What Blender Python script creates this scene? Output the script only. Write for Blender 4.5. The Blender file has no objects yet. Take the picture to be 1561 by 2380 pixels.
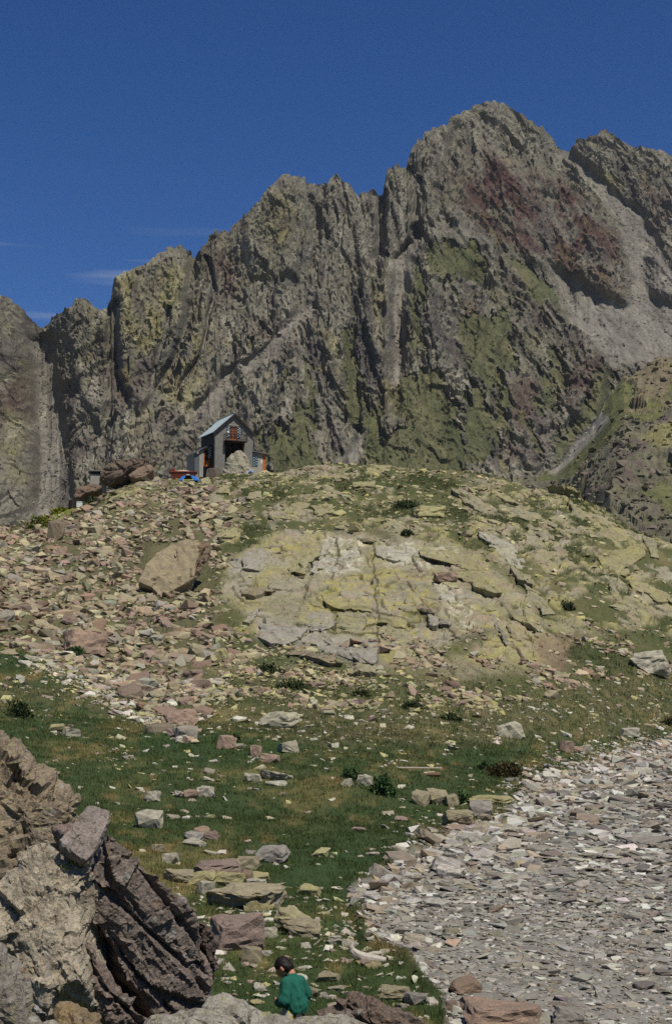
import bpy, bmesh, math, random
import numpy as np
from mathutils import Vector, Matrix

# ------------------------------------------------------------------ camera, sky, sun, exposure
scene = bpy.context.scene
COL = scene.collection
CZ = 4.9                       # eye height above the dry lake bed (z = 0)
PW, PH = 1561.0, 2380.0        # pixel frame used for reading positions off the photograph
FOC = PH * 50.0 / 36.0
HROW = 1569.0                  # row of the eye-level horizon
PITCH = math.atan((HROW - PH / 2) / FOC)
CP, SP = math.cos(PITCH), math.sin(PITCH)

cam_d = bpy.data.cameras.new('camera')
cam_d.sensor_fit = 'VERTICAL'; cam_d.sensor_height = 36.0; cam_d.lens = 50.0
cam_d.clip_start = 0.1; cam_d.clip_end = 20000
cam = bpy.data.objects.new('camera', cam_d); COL.objects.link(cam)
cam.location = (0, 0, CZ); cam.rotation_euler = (math.pi / 2 + PITCH, 0, 0)
scene.camera = cam

SUN_EL, SUN_AZ = math.radians(59), math.radians(34)     # azimuth: to the right of straight behind the camera
sun_vec = Vector((math.sin(SUN_AZ) * math.cos(SUN_EL), -math.cos(SUN_AZ) * math.cos(SUN_EL), math.sin(SUN_EL)))
sd = bpy.data.lights.new('sun', 'SUN'); sd.energy = 4.7; sd.angle = math.radians(0.53); sd.color = (1.0, 0.95, 0.87)
sun = bpy.data.objects.new('sun', sd); COL.objects.link(sun)
sun.rotation_euler = sun_vec.to_track_quat('Z', 'Y').to_euler(); sun.location = (60, -80, 150)

world = bpy.data.worlds.new('World'); scene.world = world; world.use_nodes = True
wn, wl = world.node_tree.nodes, world.node_tree.links
wn.clear()
w_out = wn.new('ShaderNodeOutputWorld'); w_bg = wn.new('ShaderNodeBackground'); w_sky = wn.new('ShaderNodeTexSky')
w_sky.sky_type = 'NISHITA'; w_sky.sun_disc = False
w_sky.sun_elevation = SUN_EL; w_sky.sun_rotation = math.pi - SUN_AZ
w_sky.altitude = 2400; w_sky.air_density = 1.0; w_sky.dust_density = 0.6; w_sky.ozone_density = 3.0
w_bg.inputs['Strength'].default_value = 0.08
# thin high cirrus wisps, low over the ridges, in every direction alike
w_tc = wn.new('ShaderNodeTexCoord'); w_sep = wn.new('ShaderNodeSeparateXYZ')
wl.new(w_tc.outputs['Generated'], w_sep.inputs[0])
w_map = wn.new('ShaderNodeMapping'); w_map.inputs['Scale'].default_value = (3.2, 3.2, 42.0)
w_map.inputs['Location'].default_value = (0.35, 0.0, 0.55); w_map.inputs['Rotation'].default_value = (0.0, 0.11, 0.0)
wl.new(w_tc.outputs['Generated'], w_map.inputs['Vector'])
w_noi = wn.new('ShaderNodeTexNoise'); w_noi.inputs['Scale'].default_value = 1.0; w_noi.inputs['Detail'].default_value = 5.0
wl.new(w_map.outputs[0], w_noi.inputs['Vector'])
w_r = wn.new('ShaderNodeMapRange'); w_r.inputs[1].default_value = 0.535; w_r.inputs[2].default_value = 0.74
wl.new(w_noi.outputs['Fac'], w_r.inputs[0])
w_band = wn.new('ShaderNodeMapRange'); w_band.interpolation_type = 'SMOOTHSTEP'
w_band.inputs[1].default_value = 0.315; w_band.inputs[2].default_value = 0.275
wl.new(w_sep.outputs['Z'], w_band.inputs[0])
w_mul = wn.new('ShaderNodeMath'); w_mul.operation = 'MULTIPLY'
wl.new(w_r.outputs[0], w_mul.inputs[0]); wl.new(w_band.outputs[0], w_mul.inputs[1])
w_mul2 = wn.new('ShaderNodeMath'); w_mul2.operation = 'MULTIPLY'; w_mul2.inputs[1].default_value = 0.5
wl.new(w_mul.outputs[0], w_mul2.inputs[0])
w_hsv = wn.new('ShaderNodeHueSaturation'); w_hsv.inputs['Saturation'].default_value = 1.34; w_hsv.inputs['Hue'].default_value = 0.512
wl.new(w_sky.outputs[0], w_hsv.inputs['Color'])
w_mix = wn.new('ShaderNodeMix'); w_mix.data_type = 'RGBA'
w_mix.inputs[7].default_value = (6.5, 6.9, 7.4, 1)
wl.new(w_mul2.outputs[0], w_mix.inputs[0]); wl.new(w_hsv.outputs[0], w_mix.inputs[6])
wl.new(w_mix.outputs[2], w_bg.inputs['Color']); wl.new(w_bg.outputs[0], w_out.inputs[0])

vs = scene.view_settings
vs.view_transform = 'Standard'; vs.look = 'None'; vs.exposure = 0.0; vs.gamma = 1.0; vs.use_curve_mapping = False
scene.cycles.use_denoising = False
scene.cycles.max_bounces = 5; scene.cycles.diffuse_bounces = 3; scene.cycles.glossy_bounces = 2

# ------------------------------------------------------------------ pixel <-> place
def place(px, py, Y):
    """point in the direction of pixel (px, py) whose ground distance ahead is Y"""
    a = (np.asarray(px, float) - PW / 2) / FOC; b = (PH / 2 - np.asarray(py, float)) / FOC
    dy = CP - b * SP; dz = SP + b * CP
    return a / dy * Y, Y + 0 * a, CZ + dz / dy * Y
def pixel(X, Y, Z):
    zr = Z - CZ
    dep = np.maximum(Y * CP + zr * SP, 1e-3); up = -Y * SP + zr * CP
    return PW / 2 + FOC * X / dep, PH / 2 - FOC * up / dep

# ------------------------------------------------------------------ numpy noise
_r = np.random.RandomState(7)
PERM = np.concatenate([_r.permutation(256)] * 3).astype(np.int32)
_g = _r.normal(size=(256, 3)); GRAD = (_g / np.linalg.norm(_g, axis=1)[:, None]).astype(np.float32)
RND = _r.uniform(size=(256, 4)).astype(np.float32)
def perlin(x, y, z=None, seed=0):
    x = np.asarray(x, np.float32) + np.float32(seed * 17.31); y = np.asarray(y, np.float32) + np.float32(seed * 5.77)
    z = np.zeros_like(x) + np.float32(0.37 + seed) if z is None else np.asarray(z, np.float32)
    xi, yi, zi = np.floor(x).astype(np.int32), np.floor(y).astype(np.int32), np.floor(z).astype(np.int32)
    fx, fy, fz = x - xi, y - yi, z - zi
    xi &= 255; yi &= 255; zi &= 255
    u, v, w = (f * f * f * (f * (f * 6 - 15) + 10) for f in (fx, fy, fz))
    def c(i, j, k):
        g = GRAD[PERM[PERM[PERM[xi + i] + yi + j] + zi + k]]
        return g[..., 0] * (fx - i) + g[..., 1] * (fy - j) + g[..., 2] * (fz - k)
    a = c(0, 0, 0); a = a + u * (c(1, 0, 0) - a)
    b = c(0, 1, 0); b = b + u * (c(1, 1, 0) - b)
    a = a + v * (b - a)
    d = c(0, 0, 1); d = d + u * (c(1, 0, 1) - d)
    e = c(0, 1, 1); e = e + u * (c(1, 1, 1) - e)
    d = d + v * (e - d)
    return (a + w * (d - a)) * 1.5
def fbm(x, y, z=None, oct=4, seed=0, gain=0.5):
    s = 0; a = 1.0; n = 0
    for o in range(oct):
        k = 2.03 ** o
        s = s + a * perlin(x * k, y * k, None if z is None else z * k, seed + o); n += a; a *= gain
    return s / n
def ridged(x, y, z=None, oct=3, seed=0):
    s = 0; a = 1.0; n = 0
    for o in range(oct):
        k = 2.1 ** o
        s = s + a * (1 - 2 * np.abs(perlin(x * k, y * k, None if z is None else z * k, seed + o))); n += a; a *= 0.5
    return s / n
def voro(x, y, seed=0):
    """F1, F2, cell random (n,4), offset to the cell point"""
    x = np.asarray(x, np.float32) + 91.7 * seed; y = np.asarray(y, np.float32) + 37.3 * seed
    xi, yi = np.floor(x).astype(np.int32), np.floor(y).astype(np.int32)
    f1 = np.full(x.shape, 9.0, np.float32); f2 = f1.copy(); idx = np.zeros(x.shape, np.int32); ox = np.zeros_like(f1); oy = np.zeros_like(f1)
    for i in (-1, 0, 1):
        for j in (-1, 0, 1):
            h = PERM[PERM[(xi + i) & 255] + ((yi + j) & 255)]
            dx = xi + i + RND[h, 0] - x; dy = yi + j + RND[h, 1] - y
            d = np.sqrt(dx * dx + dy * dy)
            m = d < f1
            f2 = np.where(m, f1, np.minimum(f2, d)); idx = np.where(m, h, idx)
            ox = np.where(m, dx, ox); oy = np.where(m, dy, oy); f1 = np.where(m, d, f1)
    return f1, f2, RND[PERM[idx + 13]], ox, oy
def facets(x, y, seed=0):
    """broken rock: every cell a plane of its own tilt, sharp steps between cells"""
    f1, f2, r, ox, oy = voro(x, y, seed)
    return (r[..., 0] - 0.5) * 0.9 + ((r[..., 1] - 0.5) * ox + (r[..., 2] - 0.5) * oy) * 2.2
def sstep(a, b, x):
    t = np.clip((x - a) / (b - a), 0, 1)
    return t * t * (3 - 2 * t)
def lerp(a, b, t): return a + (b - a) * t
def sd_poly(px, py, poly):
    """signed distance to a polygon, positive inside"""
    d = np.full(px.shape, 1e9, np.float32); ins = np.zeros(px.shape, bool)
    n = len(poly)
    for i in range(n):
        (x0, y0), (x1, y1) = poly[i], poly[(i + 1) % n]
        ex, ey = x1 - x0, y1 - y0
        t = np.clip(((px - x0) * ex + (py - y0) * ey) / (ex * ex + ey * ey + 1e-9), 0, 1)
        d = np.minimum(d, (px - x0 - t * ex) ** 2 + (py - y0 - t * ey) ** 2)
        if y0 != y1:
            c = ((y0 > py) != (y1 > py)) & (px < (x1 - x0) * (py - y0) / (y1 - y0) + x0)
            ins ^= c
    d = np.sqrt(d)
    return np.where(ins, d, -d)
def sd_line(px, py, line):
    d = np.full(px.shape, 1e9, np.float32)
    for (x0, y0), (x1, y1) in zip(line[:-1], line[1:]):
        ex, ey = x1 - x0, y1 - y0
        t = np.clip(((px - x0) * ex + (py - y0) * ey) / (ex * ex + ey * ey + 1e-9), 0, 1)
        d = np.minimum(d, (px - x0 - t * ex) ** 2 + (py - y0 - t * ey) ** 2)
    return np.sqrt(d)
def srgb(r, g, b):
    c = np.array([r, g, b], float) / 255
    return np.where(c <= 0.04045, c / 12.92, ((c + 0.055) / 1.055) ** 2.4).astype(np.float32)
def paint(col, target, m):
    m = np.clip(m, 0, 1)[..., None]
    return col + (np.asarray(target, np.float32) - col) * m

# ------------------------------------------------------------------ mesh helpers
def mesh_from(name, V, F, col=None, smooth=False, mat=None):
    """V (n,3); F (m,3) or (m,4); col (n,3) per-vertex albedo"""
    V = np.ascontiguousarray(V, np.float32); F = np.ascontiguousarray(F, np.int32)
    k = F.shape[1]
    me = bpy.data.meshes.new(name)
    me.vertices.add(len(V)); me.vertices.foreach_set('co', V.ravel())
    me.loops.add(F.size); me.loops.foreach_set('vertex_index', F.ravel())
    me.polygons.add(len(F)); me.polygons.foreach_set('loop_start', np.arange(len(F), dtype=np.int32) * k)
    me.polygons.foreach_set('use_smooth', np.full(len(F), smooth))
    if col is not None:
        a = me.color_attributes.new('albedo', 'FLOAT_COLOR', 'POINT')
        c4 = np.ones((len(V), 4), np.float32); c4[:, :3] = np.clip(col, 0, 1); a.data.foreach_set('color', c4.ravel())
    if mat: me.materials.append(mat)
    me.update(calc_edges=True)
    return me
def link(name, me, parent=None):
    o = bpy.data.objects.new(name, me); COL.objects.link(o)
    if parent: o.parent = parent
    return o
def tag(o, label=None, cat=None, group=None, kind=None):
    if label: o['label'] = label
    if cat: o['category'] = cat
    if group: o['group'] = group
    if kind: o['kind'] = kind
    return o
def empty(name, loc=(0, 0, 0), rz=0.0, **k):
    o = bpy.data.objects.new(name, None); COL.objects.link(o)
    o.location = loc; o.rotation_euler = (0, 0, rz); o.empty_display_size = 0.2
    return tag(o, **k)
def grid_faces(nr, nc):
    i = np.arange(nr - 1)[:, None] * nc + np.arange(nc - 1)[None, :]
    return np.stack([i, i + 1, i + nc + 1, i + nc], -1).reshape(-1, 4)

# ------------------------------------------------------------------ materials
def nodes(name):
    m = bpy.data.materials.new(name); m.use_nodes = True
    n, l = m.node_tree.nodes, m.node_tree.links
    b = n['Principled BSDF']; b.inputs['Roughness'].default_value = 0.92
    b.inputs['Specular IOR Level'].default_value = 0.25
    return m, n, l, b
def mixc(n, l, fac, a, b, mode='MIX'):
    x = n.new('ShaderNodeMix'); x.data_type = 'RGBA'; x.blend_type = mode
    for s, v in ((0, fac), (6, a), (7, b)):
        if hasattr(v, 'is_linked'): l.new(v, x.inputs[s])
        else: x.inputs[s].default_value = v if s == 0 else (*v[:3], 1)
    return x.outputs[2]
def noise(n, l, scale, detail=4, vec=None, rough=0.6):
    t = n.new('ShaderNodeTexNoise'); t.inputs['Scale'].default_value = scale; t.inputs['Detail'].default_value = detail
    t.inputs['Roughness'].default_value = rough
    if vec: l.new(vec, t.inputs['Vector'])
    return t.outputs['Fac']
def rng(n, l, v, a, b, c=0.0, d=1.0):
    r = n.new('ShaderNodeMapRange'); l.new(v, r.inputs[0])
    for i, q in enumerate((a, b, c, d)): r.inputs[i + 1].default_value = q
    return r.outputs[0]
def bump(n, l, b, h, strength, dist):
    u = n.new('ShaderNodeBump'); u.inputs['Strength'].default_value = strength; u.inputs['Distance'].default_value = dist
    l.new(h, u.inputs['Height']); l.new(u.outputs[0], b.inputs['Normal'])
def ground_mat(name, scale, contrast, bstr, bdist, rough=0.95):
    """albedo stored on the mesh, broken up by fine procedural grain and relief"""
    m, n, l, b = nodes(name)
    a = n.new('ShaderNodeAttribute'); a.attribute_name = 'albedo'
    g = n.new('ShaderNodeNewGeometry')
    f = noise(n, l, scale, 6, g.outputs['Position'], 0.65)
    k = rng(n, l, f, 0.3, 0.7, 1 - contrast, 1 + contrast)
    v = n.new('ShaderNodeVectorMath'); v.operation = 'SCALE'
    l.new(a.outputs['Color'], v.inputs[0]); l.new(k, v.inputs['Scale'])
    l.new(v.outputs[0], b.inputs['Base Color']); b.inputs['Roughness'].default_value = rough
    b.inputs['Specular IOR Level'].default_value = 0.15
    bump(n, l, b, f, bstr, bdist)
    return m
M_MOUNT = ground_mat('mountain_rock', 0.35, 0.28, 0.6, 2.0)
M_SLOPE = ground_mat('hillside_rock', 0.8, 0.28, 0.6, 0.8)
M_GROUND = ground_mat('hill_ground', 3.0, 0.25, 0.5, 0.10)
M_STONE = ground_mat('loose_stone', 9.0, 0.22, 0.4, 0.03)

def rock_mat(name, scale=1.0, near=False):
    """bare rock in the object's own colour; its alpha sets how much yellow-green map lichen grows on it"""
    m, n, l, b = nodes(name)
    oi = n.new('ShaderNodeObjectInfo'); tc = n.new('ShaderNodeTexCoord'); add = n.new('ShaderNodeVectorMath'); add.operation = 'ADD'
    sc = n.new('ShaderNodeVectorMath'); sc.operation = 'SCALE'
    comb = n.new('ShaderNodeCombineXYZ'); mm = n.new('ShaderNodeMath'); mm.operation = 'MULTIPLY'; mm.inputs[1].default_value = 40
    l.new(oi.outputs['Random'], mm.inputs[0]); l.new(mm.outputs[0], comb.inputs[0]); l.new(mm.outputs[0], comb.inputs[1])
    l.new(tc.outputs['Object'], add.inputs[0]); l.new(comb.outputs[0], add.inputs[1])
    p = add.outputs[0]
    big = noise(n, l, 2.2 * scale, 5, p); fine = noise(n, l, 14 * scale, 6, p, 0.7); lich = noise(n, l, 5.5 * scale, 7, p, 0.72)
    c = mixc(n, l, rng(n, l, big, 0.38, 0.66, 0, 0.65), oi.outputs['Color'], (0.15, 0.12, 0.092))
    k = rng(n, l, fine, 0.25, 0.75, 0.5, 1.5)
    v = n.new('ShaderNodeVectorMath'); v.operation = 'SCALE'; l.new(c, v.inputs[0]); l.new(k, v.inputs['Scale'])
    th = n.new('ShaderNodeMath'); th.operation = 'ADD'; l.new(lich, th.inputs[0]); l.new(oi.outputs['Alpha'], th.inputs[1])
    c2 = mixc(n, l, rng(n, l, th.outputs[0], 0.98, 1.08, 0, 0.85), v.outputs[0], (0.33, 0.31, 0.13))
    wsp = rng(n, l, noise(n, l, 30 * scale, 3, p, 0.8), 0.66, 0.72, 0, 0.5)
    c3 = mixc(n, l, wsp, c2, (0.55, 0.53, 0.49))
    if near:                                       # close enough to show crusts, water streaks and rust
        mp = n.new('ShaderNodeMapping'); mp.inputs['Scale'].default_value = (1.0, 1.0, .22); mp.inputs['Rotation'].default_value = (0, .5, 0); l.new(p, mp.inputs[0])
        stk = noise(n, l, 9, 6, mp.outputs[0], .7); c3 = mixc(n, l, rng(n, l, stk, .55, .7, 0, .45), c3, (.085, .07, .055))
        c3 = mixc(n, l, rng(n, l, noise(n, l, 7, 7, p, .75), .56, .66, 0, .7), c3, (.44, .43, .38))
        c3 = mixc(n, l, rng(n, l, noise(n, l, 4.2, 6, p, .7), .6, .7, 0, .55), c3, (.27, .16, .085))
        crk = n.new('ShaderNodeTexVoronoi'); crk.feature = 'DISTANCE_TO_EDGE'; crk.inputs['Scale'].default_value = 3.2
        wv = n.new('ShaderNodeVectorMath'); wv.operation = 'ADD'; tn = n.new('ShaderNodeTexNoise'); tn.inputs['Scale'].default_value = 2.5; tn.inputs['Detail'].default_value = 4; l.new(p, tn.inputs['Vector'])
        l.new(mp.outputs[0], wv.inputs[0]); l.new(tn.outputs['Color'], wv.inputs[1]); l.new(wv.outputs[0], crk.inputs['Vector'])
        c3 = mixc(n, l, rng(n, l, crk.outputs['Distance'], .0, .022, .75, 0), c3, (.03, .025, .02))
    l.new(c3, b.inputs['Base Color'])
    bump(n, l, b, fine, 1.0 if near else .6, 0.09 / scale if near else 0.05 / scale)
    return m
M_ROCK = rock_mat('rock'); M_ROCKNEAR = rock_mat('near_rock', 2.4, True)
def flat(name, c, rough=0.8, metal=0.0, var=0.15, scale=6.0):
    m, n, l, b = nodes(name)
    tc = n.new('ShaderNodeTexCoord')
    f = noise(n, l, scale, 4, tc.outputs['Object'])
    k = rng(n, l, f, 0.3, 0.7, 1 - var, 1 + var)
    v = n.new('ShaderNodeVectorMath'); v.operation = 'SCALE'; v.inputs[0].default_value = tuple(float(q) for q in c); l.new(k, v.inputs['Scale'])
    l.new(v.outputs[0], b.inputs['Base Color']); b.inputs['Roughness'].default_value = rough; b.inputs['Metallic'].default_value = metal
    bump(n, l, b, f, 0.2, 0.02)
    return m
# ------------------------------------------------------------------ the mountain wall behind the knoll
SKY = [(-420, 560), (-300, 610), (-150, 640), (-60, 668), (0, 685), (20, 690), (38, 708), (55, 722), (75, 748), (95, 768), (108, 762), (118, 757), (122, 742), (135, 732), (160, 718), (172, 706),
       (185, 697), (196, 700), (210, 703), (218, 713), (232, 718), (250, 720), (255, 706), (259, 700), (261, 676), (263, 650), (272, 642), (285, 636), (320, 622), (345, 608), (372, 590),
       (395, 578), (425, 575), (438, 582), (445, 590), (447, 604), (456, 600), (460, 588), (472, 572), (482, 562), (487, 549), (496, 548), (502, 533), (508, 545), (518, 541), (530, 540),
       (545, 522), (575, 490), (600, 470), (615, 452), (630, 435), (645, 420), (660, 412), (672, 411), (685, 405), (700, 411), (708, 414), (711, 427), (722, 430), (732, 426), (740, 431),
       (755, 430), (762, 429), (764, 416), (770, 412), (778, 407), (788, 416), (800, 425), (806, 424), (815, 437), (828, 448), (840, 455), (846, 451), (868, 450), (890, 456), (892, 436),
       (894, 420), (897, 405), (903, 392), (912, 394), (925, 387), (945, 394), (948, 372), (956, 352), (965, 335), (970, 324), (980, 326), (985, 312), (998, 304), (1003, 296), (1040, 291),
       (1046, 278), (1053, 268), (1075, 258), (1092, 252), (1112, 243), (1130, 240), (1145, 237), (1163, 243), (1180, 250), (1200, 262), (1222, 273), (1240, 288), (1257, 297), (1270, 310),
       (1283, 324), (1297, 340), (1310, 350), (1322, 350), (1333, 338), (1340, 325), (1350, 318), (1360, 322), (1372, 314), (1385, 311), (1395, 304), (1408, 305), (1420, 312), (1432, 325),
       (1445, 332), (1458, 336), (1470, 341), (1490, 346), (1512, 346), (1530, 352), (1545, 350), (1561, 361), (1640, 395), (1750, 370), (1900, 420), (2000, 400)]
NC, NR, NB = 700, 500, 14
sx = np.linspace(-240, 1800, NC).astype(np.float32)
sk = np.array(SKY, float)
sky_y = np.interp(sx, sk[:, 0], sk[:, 1]) + 4.5 * perlin(sx / 11, sx * 0, seed=3) - 5.0 * np.maximum(ridged(sx / 16, sx * 0, seed=5, oct=3), 0) + 2.2 * perlin(sx / 4.2, sx * 0, seed=4) + 2
ytop = np.interp(sx, [-240, 0, 95, 260, 450, 700, 890, 1145, 1315, 1395, 1560, 1800], [900, 900, 950, 930, 960, 1000, 1050, 1180, 1240, 1250, 1270, 1320])
ztop = place(sx, np.interp(sx, sk[:, 0], sk[:, 1]), ytop)[2]
ybase = ytop - (ztop - 40) / 1.12
ybase = np.convolve(np.pad(ybase, 60, 'edge'), np.hanning(123)[1:-1] / np.hanning(123)[1:-1].sum(), 'valid')
t = np.linspace(0, 1, NR)[:, None]
row = 1310 + (sky_y[None, :] - 1310) * t
Yg = ybase + (ytop - ybase) * (1 - (1 - t) ** 1.25)
px = np.broadcast_to(sx, row.shape)
X, Yw, Z = place(px, row, Yg)
X, Yw, Z = X.astype(np.float32), Yw.astype(np.float32), Z.astype(np.float32)
row = row.astype(np.float32); px = np.ascontiguousarray(px).astype(np.float32)
# wobble for the outlines of rock, grass and scree
wob = 14 * fbm(X / 30, Z / 42, seed=11, oct=4); wob2 = 10 * fbm(X / 17, Z / 24, seed=12, oct=4)
qx, qy = px + wob, row + wob2
def m_poly(poly, feather): return sstep(-feather, feather, sd_poly(qx, qy, poly))
def m_line(line, w): return 1 - sstep(0.25 * w, w, sd_line(qx, qy, line))
relief = np.zeros_like(row)
# big shapes: buttresses (+ towards the viewer), gullies (-)
BUTT = [(845, 630), (800, 690), (720, 760), (645, 850), (570, 970), (520, 1080), (480, 1330), (1300, 1330), (1420, 850), (1330, 740), (1240, 650), (1150, 580), (1060, 540), (1005, 540), (965, 560), (930, 620), (880, 610)]
relief += 62 * m_poly(BUTT, 14)
relief += 20 * m_poly([(1060, 350), (1130, 345), (1200, 400), (1300, 420), (1380, 480), (1440, 545), (1455, 640), (1450, 705), (1400, 680), (1330, 640), (1240, 620), (1120, 560), (1000, 540), (1020, 440)], 18)
relief += 26 * m_poly([(265, 640), (430, 575), (445, 700), (400, 830), (330, 960), (280, 880)], 14)
relief += 8 * m_poly([(-240, 600), (10, 690), (60, 760), (80, 900), (70, 1100), (90, 1300), (-240, 1300)], 18)
relief += 22 * m_poly([(150, 715), (250, 720), (260, 850), (230, 1000), (180, 900)], 14)
relief += 24 * m_poly([(600, 470), (690, 405), (715, 520), (690, 640), (600, 640), (560, 560)], 16)
relief += 40 * m_poly([(1500, 600), (1561, 480), (1700, 420), (1800, 700), (1600, 720), (1520, 680)], 18)
for line, w, a in [([(95, 768), (105, 850), (110, 950), (125, 1060), (110, 1180), (110, 1300)], 60, -26), ([(452, 600), (440, 700), (430, 800), (380, 900)], 22, -22),
                   ([(890, 450), (880, 560), (875, 640)], 18, -26), ([(965, 540), (930, 620), (925, 760), (915, 880), (918, 960)], 24, -34), ([(955, 400), (965, 480), (970, 540)], 14, -14),
                   ([(1315, 350), (1370, 430), (1450, 520), (1490, 640), (1500, 780)], 80, -22), ([(740, 430), (735, 520), (725, 620)], 14, -14), ([(830, 690), (815, 800), (825, 900), (830, 1000)], 16, -20),
                   ([(1110, 620), (1090, 700), (1060, 780), (1040, 880)], 20, -16), ([(640, 860), (600, 960), (570, 1060)], 20, -20), ([(500, 560), (470, 660), (455, 760)], 16, -10),
                   ([(720, 850), (760, 960), (790, 1060)], 12, -12), ([(1200, 720), (1170, 820), (1150, 950)], 16, -14), ([(255, 720), (262, 860), (300, 960)], 14, -16),
                   ([(845, 640), (860, 760), (890, 900)], 16, 18), ([(745, 780), (765, 860), (830, 980)], 18, 16), ([(1000, 640), (1000, 760), (1030, 860)], 18, 14), ([(1130, 680), (1120, 780), (1110, 880)], 18, 14),
                   ([(1180, 900), (1200, 1000), (1230, 1080)], 26, 18), ([(1320, 800), (1330, 900), (1340, 960)], 24, 16), ([(800, 420), (830, 540), (850, 640)], 16, 12), ([(1055, 270), (1010, 400), (990, 500)], 22, 16),
                   ([(1145, 240), (1140, 330), (1150, 400)], 26, 14), ([(400, 640), (395, 740), (370, 840)], 14, 10), ([(960, 860), (1010, 960), (1000, 1080)], 50, -18)]:
    relief += a * m_line(line, w)
# surface kinds, read from the photograph
scree = np.maximum.reduce([m_poly(p, 9) for p in ([(1400, 430), (1490, 490), (1530, 560), (1561, 620), (1800, 700), (1800, 900), (1430, 850), (1370, 790), (1320, 740), (1290, 680), (1270, 610), (1330, 640), (1400, 680), (1452, 708), (1462, 640), (1440, 545)],
                                                [(930, 570), (968, 545), (960, 610), (945, 700), (935, 800), (925, 880), (910, 890), (905, 790), (912, 690), (915, 600)], [(70, 790), (120, 790), (140, 900), (160, 1040), (175, 1180), (150, 1300), (70, 1300), (95, 1100), (80, 950)],
                                                [(450, 950), (520, 870), (560, 840), (540, 900), (490, 980), (450, 1010)], [(560, 850), (640, 770), (730, 700), (740, 715), (650, 800), (590, 880)], [(800, 1060), (850, 1000), (840, 1060), (800, 1110)], [(1290, 1090), (1340, 1020), (1400, 960), (1360, 1050)]) ] +
                          [m_line(l, w) for l, w in (([(480, 600), (500, 700), (470, 830), (420, 900)], 7), ([(395, 720), (375, 800), (355, 900)], 8), ([(1315, 355), (1400, 440), (1440, 500)], 22), ([(268, 700), (272, 860)], 9), ([(870, 460), (882, 600), (900, 600)], 9), ([(965, 500), (975, 420)], 8))])
GRASS = [([(985, 560), (1060, 555), (1130, 600), (1120, 660), (1050, 640), (990, 620)], .8), ([(1130, 560), (1240, 620), (1300, 680), (1310, 730), (1250, 680), (1180, 620)], .95), ([(795, 770), (815, 760), (830, 900), (850, 1000), (815, 1000)], .95),
         ([(905, 920), (960, 850), (1010, 870), (1060, 950), (1080, 1080), (1060, 1130), (880, 1130), (870, 1080), (930, 1000)], 1.0), ([(600, 960), (660, 860), (720, 820), (760, 1000), (800, 1060), (740, 1130), (600, 1130)], .55),
         ([(940, 610), (970, 600), (1000, 700), (960, 860), (940, 760)], .6), ([(1080, 740), (1180, 720), (1200, 850), (1120, 960), (1060, 860)], .6), ([(840, 960), (900, 940), (890, 1060), (830, 1080)], .7), ([(1260, 820), (1300, 780), (1340, 860), (1290, 960), (1240, 960)], .45),
         ([(1340, 980), (1400, 860), (1440, 850), (1440, 960), (1380, 1060), (1290, 1090)], .8), ([(560, 790), (640, 760), (620, 820), (540, 850)], .35), ([(1280, 420), (1330, 470), (1400, 520), (1380, 540), (1300, 470)], .5), ([(380, 780), (420, 780), (400, 860), (350, 900)], .35),
         ([(1090, 960), (1180, 900), (1190, 1000), (1120, 1090), (1070, 1080)], .55), ([(840, 455), (870, 455), (865, 510), (845, 500)], .6), ([(500, 900), (600, 870), (560, 940), (500, 960)], .3), ([(1500, 500), (1561, 480), (1561, 620), (1520, 580)], .5)]
shear = np.interp(px, [0, 400, 800, 1000, 1400], [-0.15, -0.05, 0.18, 0.42, 0.40]).astype(np.float32)
Xs = X + shear * Z
gn = fbm(X / 26, Z / 34, seed=20, oct=5)
gs = fbm(Xs / 11, Z / 40, seed=23, oct=4)
grass = np.zeros_like(row)
for p, s in GRASS:
    grass = np.maximum(grass, s * m_poly(p, 22))
inbutt = m_poly(BUTT, 20)
grass = np.clip(grass + 0.30 * inbutt - 0.05, 0, 1)
grass = sstep(0.42, 0.66, grass * .9 + 0.55 * gn + 0.7 * gs + .55 * fbm(Xs / 4, Z / 8, seed=26, oct=4)) * (1 - scree)
soft = np.clip(np.maximum(scree, grass * 0.55), 0, 1)
# crags: warped facets and ridges on four scales, calmer on scree and turf
wx = X + 16 * fbm(X / 60, Z / 60, seed=30, oct=3); wz = Z + 16 * fbm(X / 60, Z / 60, seed=31, oct=3)
xs = wx + shear * wz
edge = sstep(0, 0.05, 1 - t)
big = 16 * ridged(xs / 90, wz / 190, seed=40, oct=2) + 9 * ridged(xs / 38, wz / 100, seed=44, oct=2)
det = 4.5 * facets(xs / 30, wz / 40, 1) + 2.5 * ridged(xs / 16, wz / 34, seed=45, oct=3)
det = det + 3.6 * facets(xs / 12, wz / 17, 2) + 2.9 * facets(xs / 5.0, wz / 8, 3) + 1.7 * facets(X / 2.4 + Z / 9, Z / 3.6, 4) + 1.0 * fbm(xs / 8, Z / 9, seed=48, oct=5)
calm = det * 0.25 + 0.9 * fbm(X / 7, Z / 6, seed=49, oct=5)
disp = .85 * det * (1 - soft) + calm * soft
disp = disp * (0.5 + 0.5 * edge)
relief = relief * 0.5 + big * .75 * (1 - 0.75 * soft)
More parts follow.
